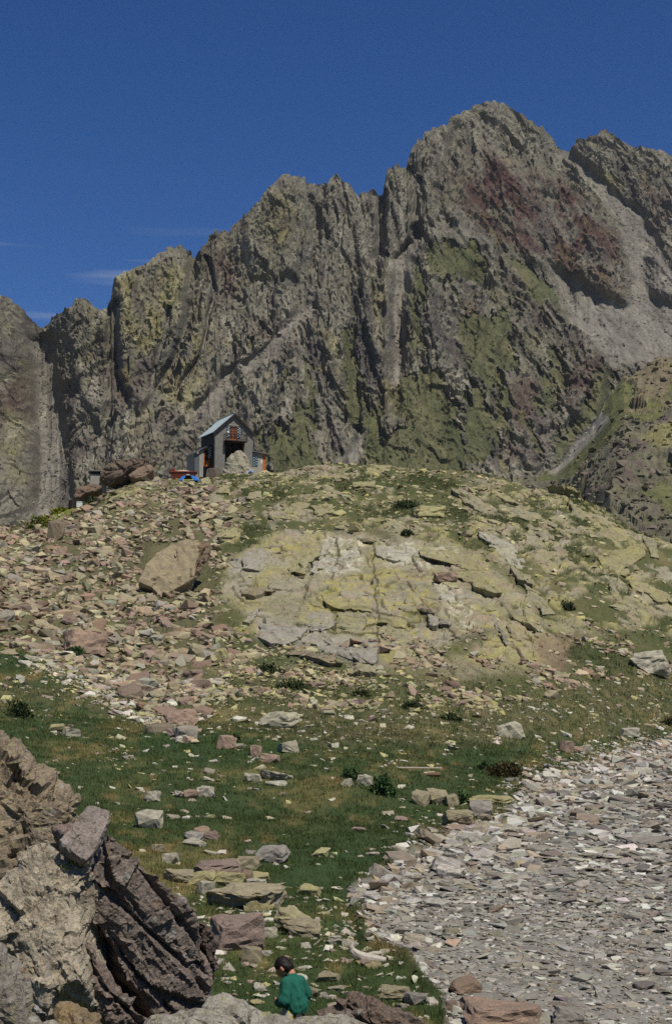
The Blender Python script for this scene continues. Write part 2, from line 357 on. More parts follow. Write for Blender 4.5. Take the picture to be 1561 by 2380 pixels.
# albedo
col = np.empty(row.shape + (3,), np.float32); col[:] = srgb(114, 110, 99)
n1 = fbm(X / 50, Z / 60, seed=60, oct=5); n2 = fbm(xs / 12, wz / 30, seed=61, oct=5); n3 = fbm(X / 20, Z / 22, seed=62, oct=5); n4 = fbm(xs / 5, wz / 11, seed=63, oct=3)
col = paint(col, srgb(100, 96, 74), sstep(-0.1, 0.5, n1) * 0.6)
col = paint(col, srgb(146, 141, 128), sstep(0.14, 0.38, n2 + .3 * n4) * 0.65)
col = paint(col, srgb(76, 68, 66), sstep(0.12, 0.38, -n2 + 0.3 * n4) * 0.75)
MAROON = [([(1040, 400), (1130, 345), (1200, 400), (1310, 420), (1440, 560), (1450, 700), (1330, 640), (1240, 600), (1120, 540), (1060, 480)], .85), ([(470, 600), (540, 590), (560, 700), (500, 720)], .6), ([(1180, 900), (1260, 880), (1300, 1000), (1250, 1090), (1180, 1060)], .6),
          ([(1300, 800), (1390, 780), (1410, 860), (1380, 960), (1320, 950)], .7), ([(0, 900), (60, 880), (70, 960), (0, 1000)], .6), ([(580, 740), (700, 760), (680, 840), (580, 830)], .4), ([(840, 880), (900, 900), (890, 960), (840, 950)], .5),
          ([(330, 1000), (400, 960), (400, 1060), (330, 1060)], .5), ([(1060, 700), (1120, 690), (1140, 800), (1080, 800)], .6), ([(1480, 420), (1540, 420), (1561, 520), (1510, 540)], .6), ([(1500, 600), (1600, 580), (1600, 720), (1520, 680)], .7), ([(230, 850), (340, 880), (330, 960), (270, 960)], .45), ([(1180, 650), (1240, 660), (1330, 740), (1250, 760)], .5)]
for p, s in MAROON: col = paint(col, srgb(80, 59, 54), m_poly(p, 26) * min(1, s * 1.2) * sstep(-0.4, 0.2, n3 + 0.8 * n2))
DARK = [([(820, 680), (870, 660), (880, 800), (890, 900), (850, 960), (825, 900)], .8), ([(960, 640), (1040, 700), (1040, 860), (980, 800)], .5), ([(1060, 900), (1130, 860), (1180, 960), (1160, 1100), (1080, 1090)], .55), ([(1190, 640), (1290, 720), (1420, 850), (1330, 820), (1220, 760)], .5),
        ([(700, 790), (750, 820), (790, 940), (760, 1000), (720, 900)], .6), ([(560, 1000), (640, 900), (700, 960), (700, 1100), (580, 1100)], .45), ([(1000, 560), (1100, 640), (1180, 640), (1150, 560), (1060, 500)], .4)]
for p, s in DARK: col = paint(col, srgb(70, 66, 68), m_poly(p, 18) * s * sstep(-0.4, 0.15, n3 - 0.4 * n2))
YEL = [([(275, 650), (400, 600), (430, 640), (400, 760), (380, 800), (310, 860), (285, 780)], .75), ([(655, 450), (700, 445), (690, 500), (660, 560), (640, 510)], .7), ([(740, 770), (790, 800), (820, 960), (830, 1020), (790, 940)], .65), ([(870, 640), (900, 700), (920, 860), (890, 820), (860, 700)], .55),
       ([(870, 880), (920, 890), (930, 960), (900, 940)], .75), ([(380, 860), (470, 840), (480, 960), (400, 960)], .5), ([(290, 900), (350, 940), (360, 1040), (310, 1010)], .45), ([(20, 960), (70, 1000), (80, 1140), (20, 1120)], .55), ([(-40, 700), (60, 740), (100, 800), (0, 790)], .4), ([(1290, 590), (1440, 600), (1455, 690), (1400, 660)], .3),
       ([(470, 700), (520, 740), (480, 900), (440, 860)], .35), ([(1000, 400), (1050, 390), (1040, 480), (990, 460)], .25)]
for p, s in YEL: col = paint(col, srgb(132, 125, 84), m_poly(p, 24) * s * sstep(-0.25, 0.35, n2 + 0.6 * n3))
col = paint(col, srgb(128, 121, 82), sstep(0.22, 0.45, n3 + 0.3 * n4) * 0.5)
PALE = [([(985, 300), (1060, 280), (1140, 240), (1300, 350), (1180, 360), (1080, 400), (1000, 460), (955, 400)], .45), ([(470, 900), (600, 780), (720, 720), (600, 950), (500, 1050)], .4), ([(950, 360), (1000, 400), (1010, 460), (960, 450)], .6), ([(780, 440), (860, 470), (880, 640), (780, 640)], .3)]
for p, s in PALE: col = paint(col, srgb(126, 121, 111), m_poly(p, 18) * s * sstep(-0.4, 0.2, n2 + n4 * .5))
gcol = lerp(srgb(72, 78, 50), srgb(98, 95, 66), np.clip(0.5 + n2 * 1.2, 0, 1)[..., None])
col = col + (gcol - col) * (grass * 0.9)[..., None]
scol = lerp(srgb(106, 102, 97), srgb(130, 125, 118), np.clip(0.5 + 0.9 * n3 + 0.5 * n4, 0, 1)[..., None])
col = col + (scol - col) * (scree * np.clip(.75 + .8 * n2, .3, .92))[..., None]
col = paint(col, srgb(140, 134, 122), sstep(.25, .4, fbm(xs / 7, wz / 60, seed=66, oct=4)) * .5 * (1 - grass))
snow = m_line([(912, 817), (916, 815), (921, 818)], 4.5) + m_line([(912, 800), (918, 799)], 3)
col *= np.array([.95, .94, .87], np.float32)
col *= (1 + .35 * n4 + .3 * fbm(xs / 2.4, wz / 5, seed=64, oct=3))[..., None]
# landforms stand nearer or farther; crags shift every point along the face normal
nx, ny, nz = 0.0, -0.78, 0.62
X, Yw, Z = [np.asarray(q, np.float32) for q in place(px, row, Yg - relief)]
V = np.stack([X + nx * disp, Yw + ny * disp, Z + nz * disp], -1)
# back slope, so the ridge is a mountain and not a screen
back = []; bcol = []
for k in range(1, NB + 1):
    q = k / NB
    bx = V[-1].copy(); bx[:, 0] *= 1 + 0.25 * q; bx[:, 1] += 520 * q; bx[:, 2] = bx[:, 2] * (1 - q) ** 1.0 - 20 * q + 14 * perlin(bx[:, 0] / 60, bx[:, 0] * 0 + k * .6, seed=70) * (1 - q) * q * 4
    back.append(bx); bcol.append(col[-1])
V = np.concatenate([V, np.stack(back)]); col = np.concatenate([col, np.stack(bcol)])
me = mesh_from('mountain', V.reshape(-1, 3), grid_faces(NR + NB, NC), col.reshape(-1, 3), False, M_MOUNT)
MV, MSC, MCOL = V[:NR].reshape(-1, 3), (scree * (row > 480)).ravel(), col[:NR].reshape(-1, 3)
tag(link('mountain', me), 'jagged grey rock mountain wall with scree gullies and green ledges', 'mountain', kind='structure')

# ------------------------------------------------------------------ nearer hillside dropping in from the right, beyond the knoll
HT = np.array([(1180, 1130), (1240, 1118), (1290, 1092), (1340, 1040), (1380, 985), (1420, 915), (1450, 880), (1490, 868), (1561, 838), (1700, 790), (1850, 750)], float)
hc = np.linspace(1190, 1850, 210).astype(np.float32); NRH = 230
ht = np.interp(hc, HT[:, 0], HT[:, 1]) + 3 * perlin(hc / 14, hc * 0, seed=81)
t = np.linspace(0, 1, NRH)[:, None]
row = (1420 + (ht[None] - 1420) * t).astype(np.float32); px = np.ascontiguousarray(np.broadcast_to(hc, row.shape)).astype(np.float32)
Yg = np.interp(px, [1180, 1850], [330, 300]) + np.interp(px, [1180, 1561, 1850], [230, 270, 270]) * t ** 1.1
X, Yw, Z = [np.asarray(q, np.float32) for q in place(px, row, Yg)]
qx = px + 10 * fbm(X / 14, Z / 14, seed=82); qy = row + 8 * fbm(X / 12, Z / 10, seed=83)
s = X * 0.8 + Z * 0.9
Sl = Yw * 1.05
det = 4 * ridged(X / 40 + Sl / 60, Sl / 60, seed=84, oct=2) + 2.2 * facets(X / 14 + Sl / 24, Sl / 22, 6) + 0.9 * facets(X / 7 + Sl / 14, Sl / 12, 7) + 0.25 * facets(X / 4 + Sl / 9, Sl / 7, 8) + 1.1 * fbm(X / 6, Sl / 9, seed=85, oct=5)
knob = m_poly([(1330, 1130), (1380, 1090), (1440, 1050), (1500, 1020), (1580, 990), (1700, 1000), (1700, 1110), (1520, 1100), (1440, 1150), (1420, 1210), (1340, 1180)], 14)
det = det + 5 * knob
n1 = fbm(X / 16, Sl / 26, seed=86, oct=5); n2 = fbm(X / 4 + Sl / 12, Sl / 7, seed=87, oct=5)
gr = np.maximum.reduce([m_poly([(1190, 1130), (1290, 1092), (1380, 985), (1440, 880), (1480, 900), (1440, 1000), (1380, 1090), (1300, 1120)], 16) * .9, m_poly([(1440, 980), (1561, 900), (1700, 860), (1700, 960), (1500, 1010)], 14) * .6,
                        m_poly([(1480, 1150), (1561, 1080), (1700, 1060), (1700, 1400), (1500, 1400)], 14) * .5, m_poly([(1330, 1150), (1420, 1140), (1420, 1190), (1340, 1190)], 10) * .5])
gr = sstep(0.4, 0.62, gr + 0.5 * n1 + 0.3 * n2)
col = np.empty(row.shape + (3,), np.float32); col[:] = srgb(106, 101, 86)
col = paint(col, srgb(122, 110, 88), m_poly([(1440, 860), (1561, 800), (1800, 740), (1800, 900), (1561, 960), (1470, 980), (1400, 1040), (1420, 940)], 16) * .8)
col = paint(col, srgb(102, 86, 84), (0.4 + 0.5 * knob) * sstep(0.0, 0.35, -n2 + 0.3 * n1))
col = paint(col, srgb(134, 127, 92), sstep(0.12, 0.4, n2) * 0.45)
col = paint(col, srgb(150, 142, 84), m_poly([(1480, 1060), (1561, 1030), (1700, 1010), (1700, 1080), (1520, 1090)], 12) * .5)
gc = lerp(srgb(80, 86, 54), srgb(110, 108, 70), np.clip(0.5 + n2, 0, 1)[..., None])
col = col + (gc - col) * (gr * .88)[..., None]
col *= np.array([.88, .90, .82], np.float32)
col *= (1 + .45 * fbm(X / 1.6, Sl / 4, seed=89, oct=4))[..., None]
strip = 1 - sstep(6, 15, sd_line(qx, qy, [(1285, 1098), (1330, 1055), (1370, 1010), (1400, 975)]))
col = paint(col, srgb(140, 133, 122), strip * .8)
det = det * (1 - 0.75 * gr)
V = np.stack([X, Yw - 0.45 * det, Z + 0.88 * det], -1)
tag(link('hillside', mesh_from('hillside', V.reshape(-1, 3), grid_faces(NRH, len(hc)), col.reshape(-1, 3), False, M_SLOPE)), 'rocky orange and green hillside dropping behind the knoll on its right', 'hillside', kind='structure')

HV, HCOL, HGR = V.reshape(-1, 3), col.reshape(-1, 3), gr.ravel()
# ------------------------------------------------------------------ knoll, meadow and dry lake bed: one heightfield
CTRL = {   # pixel column: (pixel row, distance) down the slope as read off the photograph; last entry is the crest
    -380: [(2300, 19), (2100, 24), (1900, 34), (1790, 48), (1700, 65), (1620, 84), (1540, 102), (1420, 128), (1340, 148), (1280, 165)],
    0:    [(2380, 19), (2195, 22.5), (2033, 30), (1870, 42), (1748, 57), (1667, 72), (1586, 88), (1504, 103), (1382, 125), (1301, 145), (1222, 168)],
    150:  [(2380, 19.5), (2195, 23.5), (2033, 31.5), (1870, 45), (1748, 61), (1667, 77), (1586, 92), (1504, 106), (1382, 128), (1260, 155), (1180, 182)],
    300:  [(2380, 20), (2195, 25), (2033, 33), (1870, 48), (1748, 65), (1667, 82), (1586, 97), (1504, 110), (1382, 132), (1260, 158), (1138, 188), (1108, 200)],
    580:  [(2380, 20), (2195, 26), (2033, 35), (1870, 50), (1748, 67), (1667, 84), (1586, 99), (1504, 112), (1382, 134), (1260, 159), (1138, 190), (1098, 206)],
    800:  [(2380, 20), (2195, 26), (2033, 36), (1870, 50), (1748, 68), (1667, 85), (1586, 100), (1504, 112), (1382, 135), (1260, 160), (1138, 190), (1076, 213)],
    1000: [(2380, 20), (2195, 26), (2033, 36.3), (1890, 52), (1760, 70), (1667, 87), (1586, 101), (1504, 113), (1382, 136), (1260, 161), (1138, 190), (1080, 212)],
    1150: [(2380, 20), (2195, 26), (2033, 36.5), (1900, 50), (1800, 68), (1690, 88), (1604, 100), (1504, 114), (1382, 136), (1260, 162), (1150, 190), (1100, 207)],
    1380: [(2380, 20), (2195, 26.2), (2033, 36.5), (1870, 54), (1790, 77), (1740, 88), (1640, 102), (1545, 115), (1463, 129), (1341, 150), (1220, 174), (1158, 192)],
    1561: [(2380, 20), (2195, 26.3), (2033, 36.6), (1870, 55), (1760, 86), (1725, 97), (1650, 108), (1570, 120), (1463, 137), (1341, 157), (1262, 172)],
    1950: [(2380, 20), (2195, 26.4), (2033, 36.8), (1870, 56), (1760, 88), (1722, 99), (1670, 110), (1610, 122), (1520, 142), (1430, 160), (1370, 176)],
}
cols = sorted(CTRL)
yr = np.array([0.0] + [0.5 * i for i in range(1, 34)])
rows_c = np.linspace(2500, 1070, 590)
cr = np.array(CTRL[900 if 900 in CTRL else 1000])
cy = np.interp(rows_c[::-1], cr[::-1, 0], cr[::-1, 1])[::-1]
cy = cy[cy > 16.9]
extra = np.linspace(16.6, 20.2, 70)
YS = np.unique(np.concatenate([yr, extra, cy[cy > 20.2], np.linspace(212.5, 226, 26), 226 + 1.5 * np.arange(1, 14) ** 1.7, [350, 400, 460]]).round(3))
NYT, NS = len(YS), 720
SS = np.linspace(-0.335, 0.335, NS)
prof = []
for c in cols:
    a = np.array(CTRL[c], float)
    zz = place(c, a[:, 0], a[:, 1])[2]
    ys = np.concatenate([[0, 4, 8, 12, 15.5], a[:, 1]]); zz = np.concatenate([[CZ - 1.7, CZ - 2.1, CZ - 3.1, CZ - 4.1, CZ - 4.65], zz])
    yc, zc = ys[-1], zz[-1]
    ys = np.concatenate([ys, [yc + 8, yc + 24, yc + 70, yc + 180, 600]]); zz = np.concatenate([zz, [zc + .1, zc - 1.0, zc - 22, zc - 60, zc - 90]])
    prof.append(np.interp(YS, ys, zz))
prof = np.array(prof)
sc = (np.array(cols) - PW / 2) / FOC
H = np.empty((NYT, NS), np.float32)
for j in range(NYT): H[j] = np.interp(SS, sc, prof[:, j])
def blur(a, k, ax):
    w = np.hanning(2 * k + 3)[1:-1]; w /= w.sum()
    p = [(0, 0), (0, 0)]; p[ax] = (k, k)
    b = np.pad(a, p, 'edge')
    return np.apply_along_axis(lambda v: np.convolve(v, w, 'valid'), ax, b)
H = blur(blur(H, 7, 0), 26, 1).astype(np.float32)
YY = np.broadcast_to(YS[:, None], H.shape).astype(np.float32); XX = (YY * SS[None, :]).astype(np.float32)
px, row = [np.asarray(q, np.float32) for q in pixel(XX, YY, H)]
far = sstep(60, 110, YY)
qx = px + (18 - 6 * far) * fbm(XX / 2.2, YY / 4, seed=101, oct=5) * 1.4; qy = row + (14 - 5 * far) * fbm(XX / 2.2, YY / 5, seed=102, oct=5) * 1.4
LAKE = [(1046, 2520), (1040, 2310), (1000, 2288), (930, 2225), (850, 2195), (832, 2120), (826, 2060), (900, 2028), (935, 2008), (915, 1988), (1000, 1962), (1060, 1932), (1165, 1918), (1196, 1862), (1240, 1812), (1340, 1790), (1440, 1752), (1561, 1722), (1700, 1716), (2600, 1716), (2600, 2520)]
lake = sstep(-9, 9, sd_poly(px + 1.5 * (qx - px), row + 0.9 * (qy - row), LAKE))
lake = np.where(YY < 17, 0, lake)
KNOLL = [(-900, 1452), (0, 1470), (100, 1540), (260, 1610), (420, 1690), (520, 1640), (700, 1640), (900, 1650), (1160, 1640), (1300, 1610), (1561, 1560), (2600, 1540), (2600, 600), (-900, 600)]
knoll = sstep(-14, 14, sd_poly(qx, qy, KNOLL)); knoll = np.where(YY > 225, 1, knoll)
SCREE = [(-900, 1240), (0, 1235), (180, 1190), (330, 1150), (470, 1120), (560, 1180), (520, 1260), (500, 1330), (520, 1400), (540, 1480), (500, 1560), (470, 1640), (420, 1695), (330, 1640), (220, 1580), (60, 1500), (-900, 1470)]
screeg = sstep(-34, 34, sd_poly(qx, qy, SCREE) + 55 * fbm(XX / 7, YY / 12, seed=103, oct=4))
DOME = [(500, 1340), (560, 1280), (620, 1244), (740, 1236), (880, 1246), (1060, 1262), (1150, 1310), (1210, 1380), (1290, 1470), (1300, 1530), (1240, 1570), (1090, 1590), (890, 1568), (800, 1540), (690, 1500), (600, 1480), (560, 1430)]
dome = sstep(-18, 18, sd_poly(qx, qy, DOME) + 30 * fbm(XX / 5, YY / 8, seed=118, oct=4))
RSLAB = [(1040, 1140), (1150, 1110), (1330, 1140), (1440, 1200), (1561, 1240), (2300, 1240), (2300, 1470), (1561, 1480), (1480, 1470), (1380, 1480), (1310, 1450), (1200, 1350), (1100, 1260)]
rslab = sstep(-16, 16, sd_poly(qx, qy, RSLAB))
PATCH = [[(455, 1230), (540, 1215), (580, 1230), (560, 1260), (500, 1262)], [(610, 1180), (730, 1155), (760, 1200), (700, 1215), (620, 1210)], [(840, 1205), (940, 1200), (1060, 1240), (1050, 1262), (960, 1250), (860, 1235)], [(80, 1215), (150, 1190), (195, 1180), (180, 1205), (110, 1240)],
         [(-60, 1230), (30, 1235), (100, 1280), (60, 1300), (-60, 1260)], [(230, 1130), (330, 1100), (390, 1110), (370, 1170), (260, 1190)], [(480, 1120), (600, 1095), (760, 1085), (900, 1085), (880, 1110), (640, 1140)], [(160, 1460), (260, 1455), (250, 1510), (170, 1520)], [(840, 1570), (1060, 1590), (1060, 1610), (900, 1600)], [(1020, 1600), (1110, 1610), (1120, 1640), (1040, 1620)]]
patch = np.maximum.reduce([sstep(-7, 7, sd_poly(qx, qy, p)) for p in PATCH])
pn = fbm(XX / 5, YY / 9, seed=104, oct=4)
outcrop = sstep(0.04, 0.22, pn + 0.25 * fbm(XX / 2.2, YY / 4, seed=105, oct=3)) * knoll * (1 - screeg) * 0.8 * sstep(1660, 1560, row)
bed = np.clip(np.maximum.reduce([dome, rslab * sstep(-0.35, 0.0, pn + .12), patch, outcrop]), 0, 1) * np.where(YY > 60, 1, 0)
gap = sstep(0.12, 0.32, fbm(XX / 3.2 - YY / 9, YY / 5.5, seed=106, oct=4) + 0.1 * (1 - dome)) * (1 - 0.75 * dome)
bed = bed * (1 - gap) * sstep(-.3, .05, fbm(XX / 1.5, YY / 3, seed=115, oct=4) - .02 + .3 * dome)
# jointed plates of bedrock: real steps and recessed joints
def plates(ang, a, b, seed):
    """two crossing joint sets: distance to the nearest joint (m), cell random, place in the cell"""
    c, s_ = math.cos(ang), math.sin(ang)
    wx_ = XX + 0.5 * fbm(XX / 4, YY / 5, seed=seed, oct=4); wy_ = YY + 0.9 * fbm(XX / 4, YY / 6, seed=seed + 1, oct=4)
    u, v = (c * wx_ + s_ * wy_) / a, (-s_ * wx_ + c * wy_) / b
    v = v + .42 * perlin(v * .55, v * 0, seed=seed) + .34 * perlin(u * .45, v * .4, seed=seed + 2)
    i = np.floor(v).astype(np.int32); u = u + RND[PERM[i & 255], 1] * 7; u = u + .42 * perlin(u * .6, i * .71, seed=seed + 4) + .3 * perlin(u * .5, v * .6, seed=seed + 6)
    j = np.floor(u).astype(np.int32); fu, fv = u - j, v - i
    h = PERM[PERM[i & 255] + (j & 255)]
    return np.minimum(np.minimum(fu, 1 - fu) * a, np.minimum(fv, 1 - fv) * b * .6), RND[PERM[h + 13]], fu - .5, fv - .5
d1, r1, ox1, oy1 = plates(0.16, 3.6, 6.5, 3)
d2, r2, ox2, oy2 = plates(-0.6, 1.9, 11.0, 5)
d3, r3, ox3, oy3 = plates(0.3, 1.5, 2.6, 9)
wd = dome
st = lerp(d2, d1, wd); rr = r2[..., 0] * (1 - wd) + r1[..., 0] * wd
tilt = ((r1[..., 1] - .5) * ox1 + (r1[..., 2] - .5) * oy1) * wd + ((r2[..., 1] - .5) * ox2 + (r2[..., 2] - .2) * oy2) * (1 - wd)
joint = (1 - sstep(0.03, 0.17, st)) * sstep(-.3, .1, fbm(XX / 2.6, YY / 5, seed=116, oct=3)); joint2 = (1 - sstep(0.02, 0.13, d3)) * sstep(0.1, -0.2, fbm(XX / 4, YY / 6, seed=108))
jn = fbm(XX / 5, YY / 8, seed=107, oct=3)
brk = fbm(XX / 1.1, YY / 1.6, seed=109, oct=4)
rel_bed = 0.20 + 0.24 * (rr - .5) + 0.36 * tilt + 0.10 * (r3[..., 0] - .5) * (1 - .6 * dome) + 0.06 * brk - (0.26 * joint + 0.12 * joint2) * sstep(-.35, .05, jn) + .18 * fbm(XX / 2.2, YY / 4, seed=117, oct=4)
hum = 0.10 * fbm(XX / 0.9, YY / 1.3, seed=110, oct=3) + 0.22 * fbm(XX / 4, YY / 5, seed=111, oct=3)
rel_meadow = hum * sstep(10, 20, YY)
rel_knoll = 0.9 * fbm(XX / 14, YY / 16, seed=112, oct=3) + 0.45 * fbm(XX / 2.6, YY / 3.6, seed=113, oct=4) + 0.22 * facets(XX / 1.3, YY / 1.9, 12)
rel_lake = 0.05 * fbm(XX / 2, YY / 3, seed=114, oct=4) + 0.03 * facets(XX / .4, YY / .6, 13) - 0.10
cut = sstep(212, 216, YY) 
relh = lerp(rel_meadow, rel_knoll, knoll * sstep(95, 120, YY)); relh = lerp(relh, rel_lake, lake)
relh = relh + rel_bed * bed * sstep(90, 115, YY)
# levelled stand for the hut and its annexes
hx = (552 - PW / 2) / FOC * 213
stand = sstep(9.5, 6.5, np.abs(XX - hx)) * sstep(207.5, 209.5, YY) * sstep(228, 224, YY)
relh = relh * (1 - stand)
bank = 0.16 * sstep(-26, 0, sd_poly(px, row, LAKE)) * (1 - lake) * sstep(17, 20, YY)
H2 = H + relh * sstep(6, 16, YY) + bank
hut_z = float(np.interp(0, [0], [0]))
# ---------------- albedo
gcol = np.empty(H.shape + (3,), np.float32); gcol[:] = srgb(58, 70, 38)
m1 = fbm(XX / 3.5, YY / 9, seed=120, oct=5); m2 = fbm(XX / 0.6, YY / 2.2, seed=121, oct=4); m3 = fbm(XX / 9, YY / 16, seed=122, oct=4)
gcol = paint(gcol, srgb(46, 64, 35), sstep(0, .5, m1) * .7)
gcol = paint(gcol, srgb(106, 98, 60), sstep(0.0, .4, -m1 + .35 * m2) * .75)
gcol = paint(gcol, srgb(104, 84, 52), sstep(.18, .45, m2 - .4 * m1) * .6)
gcol = paint(gcol, srgb(116, 108, 66), sstep(.1, .4, m3 + .3 * m2) * .45)
BROWN = [(-200, 1560), (300, 1600), (480, 1640), (600, 1600), (900, 1590), (1250, 1590), (1561, 1540), (1900, 1540), (1900, 1660), (1400, 1720), (1100, 1730), (760, 1740), (560, 1690), (430, 1710), (200, 1640), (-200, 1620)]
brown = sstep(-22, 22, sd_poly(qx, qy, BROWN))
gcol = paint(gcol, srgb(104, 94, 66), brown * np.clip(.45 + .9 * m1 + .5 * m2, 0, .85) * .9)
kn = np.empty_like(gcol); kn[:] = srgb(80, 82, 50)
kn = paint(kn, srgb(112, 102, 72), sstep(-.05, .4, m1) * .7); kn = paint(kn, srgb(58, 66, 37), sstep(-.2, .2, m3 + .4 * m2) * .85)
kn = paint(kn, srgb(96, 90, 66), screeg * .6)
gcol = gcol + (kn - gcol) * (knoll * sstep(1700, 1600, row))[..., None]
lk = np.empty_like(gcol); lk[:] = srgb(128, 124, 114)
lk = paint(lk, srgb(104, 99, 90), sstep(0, .4, m2) * .7)
gcol = gcol + (lk - gcol) * lake[..., None]
shore = np.exp(-(sd_poly(qx, qy, LAKE) / 16) ** 2)
gcol = paint(gcol, srgb(120, 100, 72), shore * .55 * sstep(-.2, .3, m2))
bc = np.empty_like(gcol); bc[:] = srgb(142, 136, 112)
l1 = fbm(XX / 1.6, YY / 2.6, seed=123, oct=6); l2 = fbm(XX / 6, YY / 10, seed=124, oct=4); l3 = fbm(XX / .6, YY / 1.0, seed=125, oct=4)
bc = paint(bc, srgb(150, 144, 100), sstep(-.2, .25, l1 + .5 * l2) * .7)
bc = paint(bc, srgb(158, 150, 90), sstep(.12, .32, .7 * l1 + .6 * l3 + .4 * l2 + .3 * (r1[..., 3] - .5)) * .5)
bc = paint(bc, srgb(148, 142, 130), sstep(-.05, .3, -l2 + .3 * l3) * .6)
bc = paint(bc, srgb(158, 136, 118), sstep(.1, .4, -l1 + .4 * l3) * .5)
def zone(poly, f): return sstep(-f, f, sd_poly(qx, qy, poly))
greyb = zone([(600, 1430), (680, 1450), (760, 1470), (880, 1495), (890, 1566), (800, 1545), (690, 1500), (600, 1480)], 9)
bc = paint(bc, srgb(152, 147, 137), greyb * .8)
bc = paint(bc, srgb(150, 146, 134), zone([(520, 1340), (570, 1290), (640, 1270), (620, 1330), (560, 1380)], 9) * .6)
yl = np.maximum(zone([(620, 1255), (740, 1245), (760, 1275), (700, 1300), (620, 1290)], 8), zone([(740, 1360), (800, 1340), (980, 1340), (1010, 1420), (1000, 1490), (900, 1480), (760, 1440)], 10))
bc = paint(bc, srgb(162, 152, 86), yl * sstep(-.05, .2, .6 * l1 + .8 * l3) * .65)
wh = np.maximum.reduce([zone(p, 8) for p in ([(715, 1320), (750, 1250), (850, 1262), (845, 1330), (760, 1345), (720, 1345)], [(872, 1268), (1040, 1268), (1090, 1290), (1000, 1320), (900, 1310)], [(1005, 1352), (1060, 1350), (1100, 1430), (1090, 1470), (1040, 1430)])])
bc = paint(bc, srgb(188, 184, 164), wh * sstep(-.1, .2, l3 + .5 * l1) * .8)
edgec = np.clip(np.maximum(joint, joint2 * .8), 0, 1) * sstep(-.5, .1, l3 + .25) * sstep(-.4, .0, jn)
bc = paint(bc, srgb(74, 66, 42), edgec * .9)
CRACK = [[(735, 1255), (742, 1290), (724, 1345), (702, 1400), (690, 1440)], [(783, 1258), (786, 1310), (766, 1350)], [(868, 1262), (872, 1340), (875, 1400), (880, 1480), (878, 1562)], [(700, 1395), (770, 1422), (860, 1420), (960, 1442)], [(680, 1455), (760, 1470), (840, 1482), (900, 1480)], [(800, 1440), (900, 1452), (1000, 1500)], [(940, 1420), (1020, 1440), (1080, 1500)]]
crack = np.maximum.reduce([1 - sstep(.8, 3.8, sd_line(px + .9 * (qx - px), row + .5 * (qy - row), c_)) for c_ in CRACK]) * sstep(-.45, 0, l3 + .25)
bc = paint(bc, srgb(60, 58, 34), crack * .9)
bc = bc * np.array([.90, .88, .80], np.float32)
bsel = bed * sstep(90, 115, YY)
gcol = gcol + (bc - gcol) * bsel[..., None]
DK = [([(1240, 1480), (1330, 1470), (1320, 1560), (1250, 1570)], .7, (118, 100, 82)), ([(590, 1510), (780, 1530), (860, 1560), (760, 1610), (640, 1600)], .35, (58, 66, 36)), ([(390, 1690), (520, 1690), (800, 1740), (600, 1760), (300, 1740)], .3, (40, 70, 34)), ([(60, 1215), (180, 1165), (200, 1172), (90, 1225)], .9, (120, 128, 40)), ([(940, 1540), (1080, 1480), (1150, 1470), (1080, 1530), (980, 1570)], .6, (58, 66, 36))]
for p, s_, c in DK: gcol = paint(gcol, srgb(*c), zone(p, 12) * s_)
gcol *= (1 + 0.22 * m2)[..., None]
# ---------------- three sheets sharing one grid: lake bed, meadow, knoll
V = np.stack([XX, YY, H2], -1).reshape(-1, 3); F = grid_faces(NYT, NS); C = gcol.reshape(-1, 3)
zl = lake.ravel()[F].mean(1) > 0.5; zk = (knoll.ravel()[F].mean(1) > 0.5) & ~zl
for nm, sel, lab, cat in (('lake_bed', zl, 'dry stony lake bed of pale grey slates', 'lake bed'), ('meadow', ~zl & ~zk, 'green alpine meadow floor below the rocky knoll', 'meadow'), ('rocky_knoll', zk, 'rounded knoll of yellow lichened slabs rising behind the meadow', 'knoll')):
    f = F[sel]; u, inv = np.unique(f, return_inverse=True)
    me = mesh_from(nm, V[u], inv.reshape(f.shape), C[u], nm != 'rocky_knoll', M_GROUND)
    tag(link(nm, me), lab, cat, kind='structure')
# the valley floor under everything, out to the foot of the mountains and past them
vx = np.linspace(-3000, 3000, 60); vy = np.concatenate([np.linspace(-600, 0, 12), np.linspace(20, 3000, 50)])
GX, GY = np.meshgrid(vx, vy)
GZ = np.where(GY <= 0, -0.4 + (CZ - 1.75 + .4) * np.exp(-(GX / 12) ** 2 - (GY / 12) ** 2), np.where(np.abs(GX) > 0.30 * GY + 6, -1.0, -75.0)) - 0.0
GZ = np.where((GY > 0) & (GY < 140), np.minimum(GZ, -2.5), GZ)
vc = np.empty(GX.shape + (3,), np.float32); vc[:] = srgb(92, 94, 62)
tag(link('valley_floor', mesh_from('valley_floor', np.stack([GX, GY, GZ], -1).reshape(-1, 3), grid_faces(len(vy), len(vx)), vc.reshape(-1, 3), True, M_GROUND)), 'grassy valley floor around the knoll', 'ground', kind='structure')

# ---------------- looking things up on the ground
def gz(x, y):
    x, y = np.asarray(x, float), np.asarray(y, float)
    j = np.clip(np.searchsorted(YS, y) - 1, 0, NYT - 2); fy = np.clip((y - YS[j]) / (YS[j + 1] - YS[j]), 0, 1)
    u = (x / np.maximum(y, .1) - SS[0]) / (SS[1] - SS[0]); i = np.clip(np.floor(u).astype(int), 0, NS - 2); fx = np.clip(u - i, 0, 1)
    return (H2[j, i] * (1 - fx) + H2[j, i + 1] * fx) * (1 - fy) + (H2[j + 1, i] * (1 - fx) + H2[j + 1, i + 1] * fx) * fy
def gnormal(x, y):
    e = 0.4
    dx = (gz(x + e, y) - gz(x - e, y)) / (2 * e); dy = (gz(x, y + e) - gz(x, y - e)) / (2 * e)
    n = np.stack([-dx, -dy, np.ones_like(dx)], -1)
    return n / np.linalg.norm(n, axis=-1, keepdims=True)
